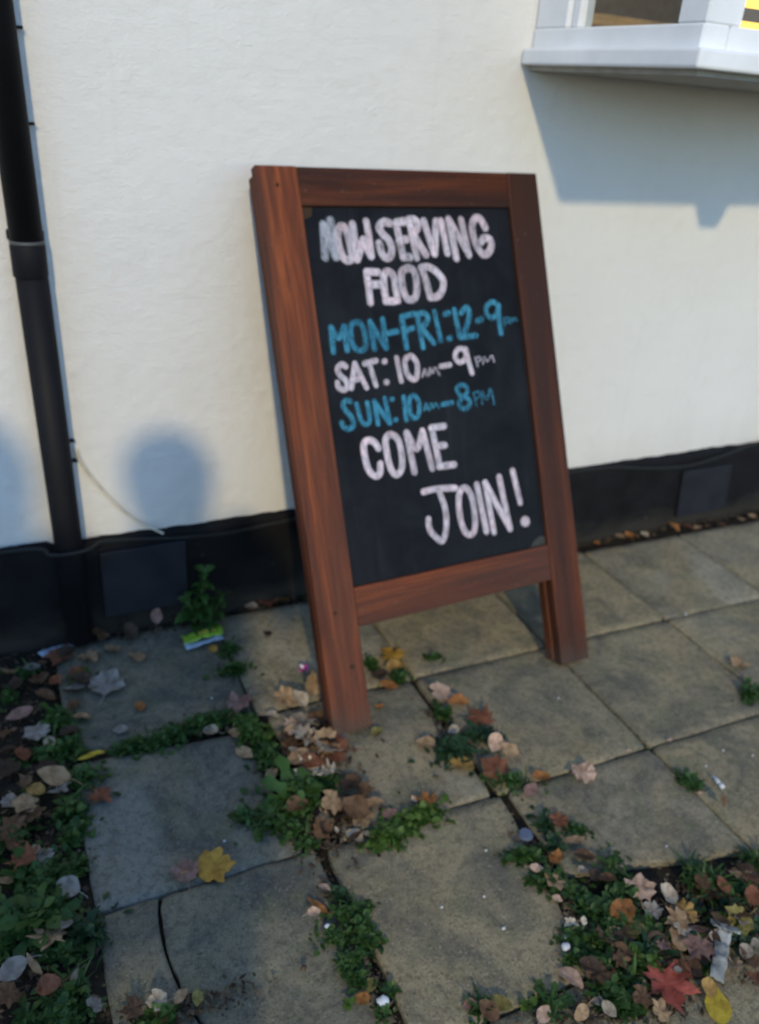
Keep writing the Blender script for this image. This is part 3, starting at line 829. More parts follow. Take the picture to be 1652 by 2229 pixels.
LC = dict(pale=(.52, .44, .33), cream=(.72, .63, .48), pinkcream=(.66, .46, .34), tan=(.44, .30, .17), golden=(.46, .29, .09), orange=(.40, .17, .05), yellow=(.56, .42, .045), yelloworange=(.50, .29, .05),
          brown=(.15, .085, .045), redbrown=(.24, .095, .05), red=(.36, .085, .06), grey=(.30, .285, .26), darkbrown=(.07, .045, .03), olive=(.26, .23, .07), pinkbrown=(.30, .18, .15))
LCN = dict(pale='pale beige', cream='cream', pinkcream='pinkish cream', tan='tan', golden='golden', orange='orange-brown', yellow='yellow', yelloworange='yellow-orange', brown='brown', redbrown='red-brown', red='red', grey='grey', darkbrown='dark brown', olive='olive', pinkbrown='dull pink-brown')
REG = {'#foot': 'in the pile left of the near foot', '#rosette': 'in the big weed below the near foot', '#joint': 'on the long joint below the sign', '#behind': 'behind the near leg',
       '#clump': 'in the dark weed clump right of the near foot', '#bed': 'in the bed at the left edge', '#bedtop': 'in the bed corner near the drainpipe', '#bedlow': 'at the lower left corner', '#strip': 'in the weed strip on the left slabs',
       '#front': 'between the two front slabs', '#front2': 'at the bottom edge below the front slab', '#frontlow': 'below the weed strip between the front slabs', '#weedtop': 'in the weeds along the front slab', '#corner': 'in the litter at the lower right',
       '#right': 'in the joint running right from the litter', '#far': 'in the joints on the right', '#wall': 'along the plinth right of the sign', '#wallL': 'by the plinth behind the sign'}
SHP = {'m': 'lobed leaf', 'o': 'oval leaf', 'c': 'curled leaf', 's': 'narrow leaf'}
LEAVES= [(0.49,-0.46,0.075,'pinkbrown','m','faded pink-brown leaf at the end of the weed strip,left of the sign'),
(0.552,-0.526,0.04,'pale','o','#foot'),
(0.601,-0.489,0.065,'tan','m','#foot'),
(0.627,-0.523,0.048,'pale','c','#foot'),
(0.676,-0.501,0.066,'tan','m','upright tan leaf leaning against the left edge of the sign'),
(0.655,-0.589,0.059,'brown','m','#foot'),
(0.587,-0.601,0.077,'pinkcream','m','pale pinkish leaf lying on the pile left of the near foot'),
(0.574,-0.637,0.071,'brown','m','#foot'),
(0.655,-0.627,0.068,'darkbrown','c','#foot'),
(0.64,-0.701,0.104,'redbrown','m','largest red-brown leaf,just in front of the near foot'),
(0.669,-0.669,0.067,'grey','m','grey-tan leaf tucked under the near foot'),
(0.566,-0.744,0.064,'cream','m','bright cream star-shaped leaf below the near foot'),
(0.555,-0.675,0.03,'cream','o','#foot'),
(0.448,-0.63,0.046,'tan','o','tan curled leaf on the edge of the left slab beside the pile'),
(0.483,-0.728,0.035,'tan','o','#rosette'),
(0.503,-0.842,0.048,'brown','c','#rosette'),
(0.553,-0.892,0.03,'red','o','small red leaf scrap in the big weed below the sign'),
(0.625,-0.92,0.065,'tan','m','broad tan leaf right of the big weed,above the long joint'),
(0.635,-0.886,0.04,'pinkbrown','c','#rosette'),
(0.692,-0.929,0.035,'pinkbrown','o','dull pinkish leaf between the two bright green weeds on the joint'),
(0.593,-0.959,0.04,'pale','c','#joint'),
(0.623,-0.965,0.025,'pale','o','#joint'),
(0.563,-0.927,0.015,'cream','o','#rosette'),
(0.531,-0.923,0.05,'brown','m','#rosette'),
(0.63,-0.831,0.049,'darkbrown','c','#rosette'),
(0.652,-0.814,0.046,'brown','c','#rosette'),
(0.595,-0.879,0.04,'brown','c','#rosette'),
(0.949,-0.41,0.084,'yelloworange','m','orange-yellow leaf curled behind the near leg'),
(0.934,-0.461,0.05,'golden','c','#behind'),
(0.887,-0.525,0.048,'orange','o','orange oval leaf under the yellow one behind the near leg'),
(0.885,-0.475,0.048,'darkbrown','c','#behind'),
(0.825,-0.594,0.023,'orange','o','tiny orange leaf scrap right of the near foot'),
(0.776,-0.681,0.034,'olive','c','olive leaf scrap in front of the near foot,to its right'),
(1.003,-0.615,0.074,'pinkcream','m','pale pink leaf at the top of the weed clump right of the near foot'),
(1.028,-0.662,0.052,'orange','o','#clump'),
(1.053,-0.725,0.077,'redbrown','m','red-brown leaf at the upper right of the dark weed clump'),
(0.873,-0.763,0.048,'tan','c','tan folded leaf at the left edge of the dark weed clump'),
(0.964,-0.746,0.033,'pale','o','#clump'),
(0.919,-0.862,0.071,'golden','o','round golden-tan leaf at the bottom of the dark weed clump'),
(0.988,-0.902,0.076,'redbrown','m','red-brown leaf below right of the dark weed clump'),
(1.027,-0.837,0.047,'pinkcream','c','#clump'),
(1.05,-0.867,0.047,'tan','o','#clump'),
(0.789,-0.925,0.054,'orange','m','orange-brown leaf above the bright weed on the long joint'),
(0.764,-0.912,0.019,'cream','o','#joint'),
(1.032,-0.99,0.04,'pinkbrown','o','grey-pink oval leaf under the small orange curled leaf'),
(0.653,-0.194,0.036,'darkbrown','o',"single dark brown leaf on the slab behind the sign's left edge"),
(0.191,-0.262,0.101,'grey','m','large pale grey leaf at the corner of the slab near the wall'),
(0.282,-0.18,0.062,'tan','o','#bedtop'),
(0.113,-0.258,0.053,'grey','o','#bedtop'),
(0.252,-0.378,0.035,'orange','o','lone orange-brown leaf on the blue-grey slab near the wall'),
(0.113,-0.514,0.058,'yellow','s','narrow yellow leaf at the left end of the weed strip'),
(-0.026,-0.319,0.06,'pinkbrown','o','#bed'),
(0.004,-0.401,0.065,'grey','m','#bed'),
(0.109,-0.371,0.045,'tan','o','#bed'),
(0.115,-0.649,0.06,'redbrown','m','curled brown leaf on the left edge of the middle blue-grey slab'),
(0.088,-0.109,0.073,'redbrown','m','#bedtop'),
(0.159,-0.14,0.062,'tan','m','#bedtop'),
(0.23,-0.122,0.051,'tan','o','#bedtop'),
(0.366,-0.04,0.046,'pinkbrown','o','dull leaf standing against the foot of the black plinth'),
(0.191,-0.447,0.036,'grey','o','dull grey leaf just above the weed strip on the slab'),
(0.392,-0.53,0.04,'pale','c','pale curled leaf at the lower edge of the weed strip'),
(0.445,-0.561,0.04,'tan','o','#strip'),
(0.472,-0.607,0.039,'brown','c','#strip'),
(-0.016,-0.583,0.045,'golden','o','#bed'),
(0.034,-0.61,0.05,'grey','m','#bed'),
(-0.028,-0.656,0.053,'brown','m','#bed'),
(0.03,-0.445,0.037,'pale','o','#bed'),
(-0.062,-0.384,0.048,'brown','m','#bed'),
(-0.065,-0.496,0.056,'darkbrown','m','#bed'),
(-0.027,-0.196,0.046,'darkbrown','o','#bed'),
(0.037,-0.278,0.051,'brown','c','#bed'),
(0.076,-0.42,0.044,'darkbrown','c','#bed'),
(-0.032,-0.461,0.046,'redbrown','c','#bed'),
(0.283,-0.072,0.052,'darkbrown','c','#bedtop'),
(0.203,-0.054,0.057,'brown','m','#bedtop'),
(0.426,-0.03,0.04,'brown','o','#bedtop'),
(0.099,-0.321,0.046,'brown','m','#bed'),
(0.487,-0.204,0.032,'yelloworange','o','small yellow-orange leaf below the green and white wrapper'),
(-0.035,-0.761,0.037,'pale','o','#bed'),
(0.293,-0.922,0.08,'yelloworange','m','yellow-orange leaf lying on the lower left joint'),
(0.238,-0.912,0.056,'pinkbrown','m','dull purplish leaf beside the yellow-orange leaf'),
(0.456,-1.086,0.05,'orange','s','narrow orange leaf on the left side of the weed strip between the front slabs'),
(0.481,-1.06,0.024,'pinkcream','o','#front'),
(0.441,-1.103,0.025,'pinkcream','c','#front'),
(-0.093,-1.007,0.052,'grey','o','#bedlow'),
(-0.037,-1.063,0.043,'redbrown','m','#bedlow'),
(0.003,-1.059,0.036,'pale','s','#bedlow'),
(0.128,-1.162,0.04,'pale','m','#bedlow'),
(0.167,-1.167,0.028,'tan','o','#bedlow'),
(0.193,-1.178,0.028,'olive','o','#bedlow'),
(0.027,-1.13,0.036,'grey','m','#bedlow'),
(-0.059,-1.016,0.044,'tan','s','#bedlow'),
(-0.104,-1.057,0.047,'brown','m','#bedlow'),
(0.085,-1.155,0.043,'darkbrown','m','#bedlow'),
(0.131,-1.183,0.035,'brown','c','#bedlow'),
(-0.068,-0.671,0.052,'brown','m','#bed'),
(-0.091,-0.81,0.035,'tan','o','#bed'),
(0.484,-1.273,0.034,'olive','o','olive-yellow leaf at the lower end of the weed strip between the front slabs'),
(0.459,-1.295,0.03,'orange','c','#front'),
(1.181,-0.993,0.066,'pinkcream','m','pale pink leaf lying across the long joint on the right'),
(1.082,-0.965,0.047,'orange','c','small curled orange leaf left of the pink leaf on the joint'),
(1.04,-1.09,0.051,'redbrown','m','#weedtop'),
(0.972,-1.172,0.038,'orange','o','bright orange leaf in the weeds right of the front slab'),
(1.038,-1.152,0.041,'tan','o','#weedtop'),
(0.915,-1.179,0.027,'pinkcream','o','#weedtop'),
(1.0,-1.227,0.027,'pale','c','#weedtop'),
(0.928,-1.225,0.048,'tan','m','#weedtop'),
(0.912,-1.257,0.021,'pinkcream','o','#weedtop'),
(1.032,-1.267,0.035,'brown','c','#weedtop'),
(1.026,-1.199,0.044,'brown','c','#weedtop'),
(1.017,-1.245,0.039,'darkbrown','c','#weedtop'),
(1.088,-1.306,0.061,'pinkcream','m','large pinkish cream leaf at the top of the lower right litter'),
(1.123,-1.346,0.047,'cream','c','#corner'),
(1.08,-1.354,0.038,'grey','m','#corner'),
(1.017,-1.335,0.067,'orange','o','large orange-brown oval leaf in the lower right litter'),
(1.132,-1.385,0.059,'golden','m','golden-tan leaf right of the orange-brown oval leaf'),
(1.097,-1.4,0.05,'tan','m','#corner'),
(1.231,-1.436,0.055,'brown','m','#corner'),
(1.129,-1.427,0.037,'pinkbrown','o','#corner'),
(0.904,-1.315,0.03,'cream','m','cream leaf scrap at the right edge of the front slab'),
(0.925,-1.324,0.018,'cream','o','#corner'),
(1.062,-1.442,0.044,'golden','s','narrow yellow-tan leaf stalk above the red maple leaf'),
(0.834,-1.407,0.048,'pinkcream','o','rounded pinkish white leaf at the corner of the front slab'),
(0.95,-1.463,0.023,'pale','o','#corner'),
(0.992,-1.495,0.097,'red','m','bright red maple leaf near the bottom right corner'),
(1.053,-1.555,0.065,'yellow','o','bright yellow leaf beside the red maple leaf'),
(1.131,-1.515,0.039,'tan','m','#corner'),
(1.216,-1.496,0.029,'pale','o','#corner'),
(1.155,-1.551,0.04,'redbrown','m','#corner'),
(0.933,-1.423,0.039,'brown','m','#corner'),
(0.908,-1.43,0.024,'redbrown','o','#corner'),
(1.029,-1.476,0.019,'grey','o','#corner'),
(0.632,-1.376,0.025,'pinkbrown','c','#front2'),
(0.686,-1.398,0.04,'olive','o','#front2'),
(0.746,-1.443,0.034,'pinkcream','o','#corner'),
(0.805,-1.472,0.033,'tan','o','#corner'),
(0.852,-1.464,0.026,'grey','o','#corner'),
(0.857,-1.486,0.03,'pale','o','#corner'),
(1.054,-1.529,0.035,'golden','c','#corner'),
(0.928,-1.376,0.044,'brown','m','#corner'),
(0.978,-1.388,0.044,'darkbrown','m','#corner'),
(1.028,-1.418,0.048,'darkbrown','c','#corner'),
(0.924,-1.495,0.041,'brown','m','#corner'),
(1.061,-1.481,0.043,'brown','c','#corner'),
(1.178,-1.433,0.047,'brown','c','#corner'),
(0.874,-1.407,0.039,'darkbrown','c','#corner'),
(1.173,-1.515,0.044,'brown','m','#corner'),
(0.655,-1.401,0.04,'brown','c','#front2'),
(0.943,-1.523,0.04,'tan','m','#corner'),
(1.285,-1.417,0.039,'redbrown','c','#corner'),
(1.906,-0.806,0.059,'tan','m','tan leaf lying on the far joint at the right edge'),
(1.428,-1.197,0.025,'brown','c','small brown leaf standing in the right-hand joint'),
(1.349,-0.969,0.012,'pinkcream','o','#far'),
(1.476,-0.978,0.015,'pinkcream','o','#far'),
(1.415,-1.148,0.013,'pinkcream','o','#far'),
(1.976,-0.055,0.024,'orange','c','#wall'),
(2.1,-0.042,0.041,'tan','o','#wall'),
(2.132,-0.052,0.036,'orange','c','#wall'),
(2.196,-0.067,0.031,'pale','c','#wall'),
(2.357,-0.056,0.049,'orange','o','#wall'),
(2.42,-0.064,0.041,'redbrown','o','#wall'),
(2.453,-0.087,0.038,'tan','c','#wall'),
(2.504,-0.091,0.033,'brown','c','#wall'),
(2.689,-0.087,0.029,'tan','o','#wall'),
(2.752,-0.084,0.03,'tan','c','#wall'),
(2.029,-0.058,0.021,'brown','c','#wall'),
(2.163,-0.062,0.024,'brown','c','#wall'),
(2.569,-0.099,0.032,'brown','c','#wall'),
(0.709,-0.027,0.067,'redbrown','m',"red-brown leaf by the plinth behind the sign's left edge"),
(0.653,-0.039,0.038,'pale','c','#wallL'),
(0.757,-0.034,0.046,'orange','o','#wallL'),
(0.602,-0.677,0.058,'brown','m','#foot'),
(0.637,-0.679,0.081,'tan','m','#foot'),
(0.563,-0.706,0.075,'tan','o','#foot'),
(0.62,-0.588,0.077,'pale','o','#foot'),
(0.612,-0.66,0.068,'pinkbrown','o','#foot'),
(0.647,-0.665,0.07,'darkbrown','m','#foot'),
(0.62,-0.649,0.044,'darkbrown','o','#foot'),
(0.633,-0.698,0.072,'pale','m','#foot'),
(0.554,-0.665,0.059,'brown','m','#foot'),
(0.575,-0.614,0.042,'tan','c','#foot'),
(0.577,-0.729,0.064,'redbrown','o','#foot'),
(0.637,-0.641,0.043,'brown','c','#foot'),
(0.594,-0.654,0.074,'pale','m','#foot'),
(0.615,-0.713,0.043,'brown','o','#foot'),
(0.605,-0.769,0.051,'pale','m','#foot'),
(0.598,-0.689,0.056,'tan','o','#foot'),
(0.59,-0.968,0.031,'darkbrown','o','#rosette'),
(0.668,-0.893,0.042,'tan','o','#rosette'),
(0.537,-0.93,0.039,'darkbrown','c','#rosette'),
(0.581,-0.892,0.047,'darkbrown','m','#rosette'),
(0.563,-0.871,0.054,'darkbrown','m','#rosette'),
(0.575,-0.871,0.057,'tan','m','#rosette'),
(0.66,-0.858,0.048,'brown','m','#rosette'),
(0.549,-0.893,0.04,'tan','m','#rosette'),
(0.617,-0.905,0.06,'brown','c','#rosette'),
(1.112,-1.384,0.047,'brown','c','#corner'),
(0.945,-1.407,0.045,'brown','c','#corner'),
(1.09,-1.419,0.039,'pale','m','#corner'),
(1.095,-1.476,0.039,'darkbrown','m','#corner'),
(1.147,-1.455,0.034,'pale','c','#corner'),
(1.222,-1.445,0.06,'olive','m','#corner'),
(1.036,-1.429,0.037,'pinkbrown','m','#corner'),
(1.004,-1.374,0.058,'olive','o','#corner'),
(1.129,-1.481,0.053,'olive','o','#corner'),
(1.027,-1.392,0.047,'pinkbrown','o','#corner'),
(1.224,-1.446,0.032,'pale','m','#corner'),
(1.088,-1.465,0.06,'pinkbrown','m','#corner'),
(1.037,-1.477,0.047,'redbrown','c','#corner'),
(1.082,-1.426,0.062,'tan','o','#corner'),
(1.216,-1.375,0.057,'brown','m','#corner'),
(1.129,-1.451,0.054,'darkbrown','c','#corner'),
(1.173,-1.455,0.033,'olive','m','#corner'),
(0.88,-1.424,0.051,'brown','m','#corner'),
(0.969,-1.372,0.048,'tan','o','#corner'),
(1.178,-1.502,0.033,'pale','c','#corner'),
(-0.065,-0.439,0.046,'darkbrown','c','#bed'),
(0.002,-0.957,0.038,'grey','o','#bed'),
(-0.057,-0.772,0.065,'redbrown','m','#bed'),
(-0.077,-1.197,0.057,'redbrown','c','#bed'),
(0.013,-0.525,0.048,'darkbrown','m','#bed'),
(-0.028,-0.973,0.065,'tan','m','#bed'),
(-0.021,-0.777,0.046,'grey','m','#bed'),
(-0.075,-0.715,0.052,'brown','m','#bed'),
(-0.045,-0.635,0.043,'darkbrown','m','#bed'),
(-0.041,-1.069,0.046,'redbrown','o','#bed'),
(0.018,-0.87,0.05,'grey','c','#bed'),
(-0.041,-0.626,0.056,'tan','m','#bed'),
(-0.064,-0.606,0.059,'grey','m','#bed'),
(-0.038,-0.149,0.042,'tan','m','#bed'),
(0.025,-0.576,0.067,'tan','o','#bed'),
(-0.034,-0.555,0.036,'brown','m','#bed'),
(0.109,-0.263,0.059,'darkbrown','m','#bedtop'),
(0.03,-0.195,0.049,'brown','m','#bedtop'),
(0.107,-0.1,0.057,'darkbrown','o','#bedtop'),
(0.126,-0.233,0.057,'darkbrown','c','#bedtop'),
(0.068,-0.209,0.041,'redbrown','c','#bedtop'),
(0.121,-0.196,0.045,'redbrown','o','#bedtop'),
(0.018,-0.13,0.041,'grey','o','#bedtop'),
(0.039,-0.126,0.036,'brown','c','#bedtop'),
(1.774,-1.431,0.04,'tan','m','#right'),
(1.489,-1.376,0.047,'darkbrown','c','#right'),
(1.397,-1.428,0.051,'brown','o','#right'),
(1.674,-1.435,0.047,'pale','o','#right'),
(1.033,-1.425,0.039,'tan','m','#right'),
(1.457,-1.438,0.044,'pale','m','#right'),
(1.733,-1.408,0.038,'pale','m','#right'),
(1.474,-1.424,0.054,'pale','m','#right'),
(1.301,-1.368,0.038,'tan','o','#corner'),
(1.252,-1.371,0.034,'redbrown','o','#corner'),
(1.328,-1.362,0.048,'darkbrown','o','#corner'),
(1.323,-1.385,0.043,'redbrown','o','#corner'),
(1.32,-1.379,0.036,'tan','m','#corner'),
(1.219,-1.349,0.044,'brown','o','#corner'),
(1.546,-1.335,0.033,'tan','m','#corner'),
(1.383,-1.371,0.034,'redbrown','m','#corner'),
(1.313,-1.367,0.041,'brown','m','#corner')]
WEEDS= [(0.213,-0.511,0.041,'s','#strip'),
(0.266,-0.519,0.044,'s','#strip'),
(0.314,-0.507,0.042,'s','#strip'),
(0.37,-0.492,0.043,'s','#strip'),
(0.424,-0.49,0.043,'s','#strip'),
(0.483,-0.572,0.051,'y','yellow-green weed where the weed strip meets the leaf pile'),
(0.501,-0.66,0.044,'s','green weed below the leaf pile at the near foot'),
(0.53,-0.219,0.029,'s','small weed in the joint below the green and white wrapper'),
(0.515,-0.315,0.035,'s','weed in the joint between the two slabs near the wall'),
(0.517,-0.805,0.079,'R','largest green weed rosette,below the near foot'),
(0.598,-0.793,0.041,'r','#rosette'),
(0.45,-0.851,0.051,'r','#rosette'),
(0.39,-0.818,0.025,'g','grassy weed tips spreading left over the middle blue-grey slab'),
(0.482,-0.898,0.038,'s','#rosette'),
(0.498,-0.938,0.018,'s','#rosette'),
(0.756,-0.958,0.042,'y','bright green weed on the right of the long joint below the sign'),
(0.666,-0.983,0.04,'y','bright green weed on the left of the long joint below the sign'),
(0.917,-0.809,0.06,'D','dark green weed clump right of the near foot'),
(1.024,-0.791,0.048,'d','#clump'),
(1.004,-0.946,0.045,'s','low green weed where the long joint meets the cross joint'),
(0.969,-0.677,0.023,'s','#clump'),
(1.068,-0.454,0.02,'s','tiny weed on the slab under the sign'),
(0.884,-0.419,0.022,'s','small weed touching the right side of the near leg'),
(0.932,-0.501,0.025,'s','small weed under the curled yellow leaf'),
(0.007,-0.127,0.032,'r','#bed'),
(0.126,-0.203,0.03,'y','#bed'),
(0.056,-0.359,0.052,'r','#bed'),
(0.038,-0.472,0.05,'s','#bed'),
(0.081,-0.576,0.041,'s','#bed'),
(0.048,-0.672,0.047,'r','#bed'),
(-0.035,-0.611,0.039,'s','#bed'),
(-0.07,-0.698,0.047,'r','#bed'),
(-0.046,-0.218,0.034,'s','#bed'),
(0.076,-0.454,0.033,'s','#bed'),
(-0.052,-0.797,0.049,'r','#bed'),
(0.034,-0.82,0.037,'s','#bed'),
(-0.006,-1.0,0.034,'s','#bed'),
(-0.084,-0.88,0.039,'s','#bed'),
(0.046,-0.724,0.038,'s','#bed'),
(-0.099,-0.931,0.029,'s','#bed'),
(-0.037,-0.915,0.068,'R','largest weed in the dark bed at the lower left'),
(-0.081,-1.093,0.023,'r','#bedlow'),
(-0.038,-1.107,0.023,'s','#bedlow'),
(0.127,-1.185,0.024,'s','#bedlow'),
(1.008,-1.08,0.028,'d','upright dark weed at the top of the weeds right of the front slab'),
(1.061,-1.126,0.028,'s','#weedtop'),
(0.995,-1.141,0.025,'d','#weedtop'),
(0.91,-1.141,0.031,'s','#weedtop'),
(0.9,-1.203,0.023,'r','#weedtop'),
(1.074,-1.235,0.042,'r','green weed on the slab corner above the lower right litter'),
(1.047,-1.294,0.039,'r','#corner'),
(0.958,-1.293,0.04,'s','#corner'),
(0.991,-1.317,0.034,'r','#corner'),
(0.975,-1.349,0.029,'s','#corner'),
(0.868,-1.378,0.026,'s','#corner'),
(0.912,-1.365,0.024,'s','#corner'),
(1.03,-1.386,0.035,'y','#corner'),
(0.987,-1.441,0.028,'y','#corner'),
(1.102,-1.449,0.024,'y','#corner'),
(1.237,-1.398,0.03,'d','#corner'),
(0.771,-1.434,0.035,'r','#corner'),
(0.881,-1.456,0.042,'r','#corner'),
(0.899,-1.492,0.026,'s','#corner'),
(1.196,-1.479,0.029,'d','#corner'),
(0.9,-1.405,0.027,'s','#corner'),
(1.248,-1.462,0.026,'d','#corner'),
(0.889,-1.337,0.024,'s','#corner'),
(1.092,-1.481,0.019,'s','#corner'),
(1.208,-1.436,0.025,'s','#corner'),
(1.049,-1.417,0.024,'s','#corner'),
(1.158,-1.375,0.025,'d','#corner'),
(1.234,-1.355,0.048,'g','grassy weed at the slab edge on the right of the litter'),
(1.292,-1.394,0.031,'g','grassy weed at the far right of the litter'),
(0.732,-1.414,0.02,'o','#front2'),
(0.775,-1.391,0.017,'o',"single round-leaved weed at the front slab's corner"),
(0.65,-1.387,0.026,'g','#front2'),
(1.422,-1.109,0.028,'s','small weed in the right-hand cross joint'),
(1.846,-0.917,0.034,'s','green weed at the end of the far right joint'),
(0.51,-1.078,0.02,'d','tall leaf weed at the top of the weed strip between the front slabs'),
(0.496,-1.12,0.032,'s','#front'),
(0.525,-1.124,0.025,'s','#front'),
(0.466,-1.163,0.028,'s','#front'),
(0.516,-1.163,0.028,'s','#front'),
(0.521,-1.193,0.021,'s','#front'),
(0.473,-1.217,0.03,'s','#front'),
(0.469,-1.25,0.018,'s','#front'),
(0.512,-1.297,0.015,'r','#frontlow'),
(0.438,-1.288,0.013,'o','#frontlow'),
(0.485,-1.325,0.015,'s','#frontlow'),
(0.778,0.008,0.046,'r','small weed with bright leaves by the plinth behind the sign'),
(0.038,-0.977,0.053,'d','#bed'),
(-0.007,-1.083,0.042,'g','#bed'),
(-0.009,-1.132,0.034,'s','#bed'),
(-0.035,-0.792,0.031,'g','#bed'),
(-0.039,-1.23,0.044,'d','#bed'),
(-0.028,-0.827,0.049,'s','#bed'),
(-0.024,-0.805,0.033,'r','#bed'),
(-0.019,-1.108,0.045,'s','#bed'),
(-0.055,-1.227,0.054,'r','#bed'),
(0.931,-1.448,0.044,'g','#corner'),
(1.008,-1.42,0.047,'d','#corner'),
(0.973,-1.422,0.033,'y','#corner'),
(0.949,-1.426,0.036,'d','#corner'),
(1.018,-1.376,0.038,'r','#corner'),
(1.502,-1.397,0.03,'s','#right'),
(1.627,-1.412,0.034,'s','#right'),
(1.576,-1.4,0.032,'r','#right'),
(1.183,-1.42,0.032,'r','#right'),
(1.44,-1.441,0.039,'g','#right'),
(1.493,-1.409,0.033,'s','#right'),
(1.746,-1.405,0.039,'g','#right'),
(1.385,-1.355,0.029,'s','#corner'),
(1.486,-1.386,0.025,'g','#corner'),
(1.381,-1.349,0.038,'g','#corner'),
(1.228,-1.325,0.038,'g','#corner'),
(0.95,-1.246,0.026,'s','#weedtop'),
(0.929,-1.218,0.035,'r','#weedtop'),
(0.91,-1.415,0.038,'r','#weedtop'),
(0.936,-1.37,0.035,'s','#weedtop')]

rl = random.Random(11)
PILE = {'#foot': 0.010, '#rosette': 0.014, '#clump': 0.014, '#corner': 0.014, '#bed': 0.010, '#bedtop': 0.006, '#bedlow': 0.008, '#weedtop': 0.014, '#front': 0.012}
def put_leaf(x, y, size, c, ty, lab):
    me = rl.choice(LM['M' if ty == 'm' and rl.random() < 0.45 else ty])
    o = bpy.data.objects.new('fallen_leaf', me)
    s = 1.12 * size / (1.12 if ty == 'm' else 1.02)
    tilt = 0.42 if lab in PILE else 0.16
    rz = rl.uniform(0, 6.283)
    if lab.startswith('bright red maple'): rz = rad(160); me = LM['M'][2]; o.data = me
    if 'bright yellow leaf' in lab: rz = rad(-38)
    if 'narrow yellow leaf at' in lab: rz = rad(100)
    if 'narrow orange' in lab: rz = rad(25)
    o.rotation_euler = (rl.gauss(0, tilt * 0.6), rl.gauss(0, tilt * 0.6), rz)
    if 'upright' in lab or 'standing' in lab: o.rotation_euler = (rad(60), 0.2, rz * 0.1)
    o.scale = (s, s, s * rl.uniform(0.5, 1.2))
    mat = Matrix.Rotation(rz, 3, 'Z') if False else o.rotation_euler.to_matrix()
    lo = min((mat @ Vector((v.co.x * o.scale.x, v.co.y * o.scale.y, v.co.z * o.scale.z))).z for v in me.vertices)
    zb = (0.006 if x > 0.06 else 0.010)
    o.location = (x, y, zb - lo + rl.uniform(0, PILE.get(lab, 0.0)))
    k = rl.uniform(0.8, 1.15)
    o.color = tuple(min(1, q * k) for q in LC[c]) + (1,)
    link(o)
    if lab in REG:
        full = ('small ' if size < 0.05 else '') + LCN[c] + ' ' + SHP[ty] + ' ' + REG[lab]
        tag(o, full, 'leaf', 'dead leaves ' + REG[lab])
    else:
        tag(o, lab, 'leaf')
    return o
for a in LEAVES: put_leaf(*a)

# ------------------------------------------------------------------ weeds
def blade(vs, fs, base, d, up, ln, wd, droop, r, lobed=False):
    """one leaf: base point, horizontal direction d, rise angle up, length, width"""
    d = Vector((math.cos(d), math.sin(d), 0))
    side = Vector((-d.y, d.x, 0))
    side = (side + Vector((0, 0, r.uniform(-0.5, 0.5)))).normalized()
    n = 5
    p = Vector(base)
    ang = up
    prev = None
    st = ln / n
    b0 = len(vs)
    prof = (0.12, 0.75, 1.0, 0.85, 0.5, 0.02)
    if lobed: prof = (0.10, 0.45, 0.9, 0.55, 1.0, 0.02)
    for k in range(n + 1):
        w = prof[k] * wd / 2
        nrm = Vector((0, 0, 1)) * 0.35 * w
        vs.append(p - side * w + nrm)
        vs.append(p.copy())
        vs.append(p + side * w + nrm)
        p = p + (d * math.cos(ang) + Vector((0, 0, math.sin(ang)))) * st
        ang -= droop / n
    for k in range(n):
        a = b0 + 3 * k
        fs.append((a, a + 1, a + 4, a + 3))
        fs.append((a + 1, a + 2, a + 5, a + 4))

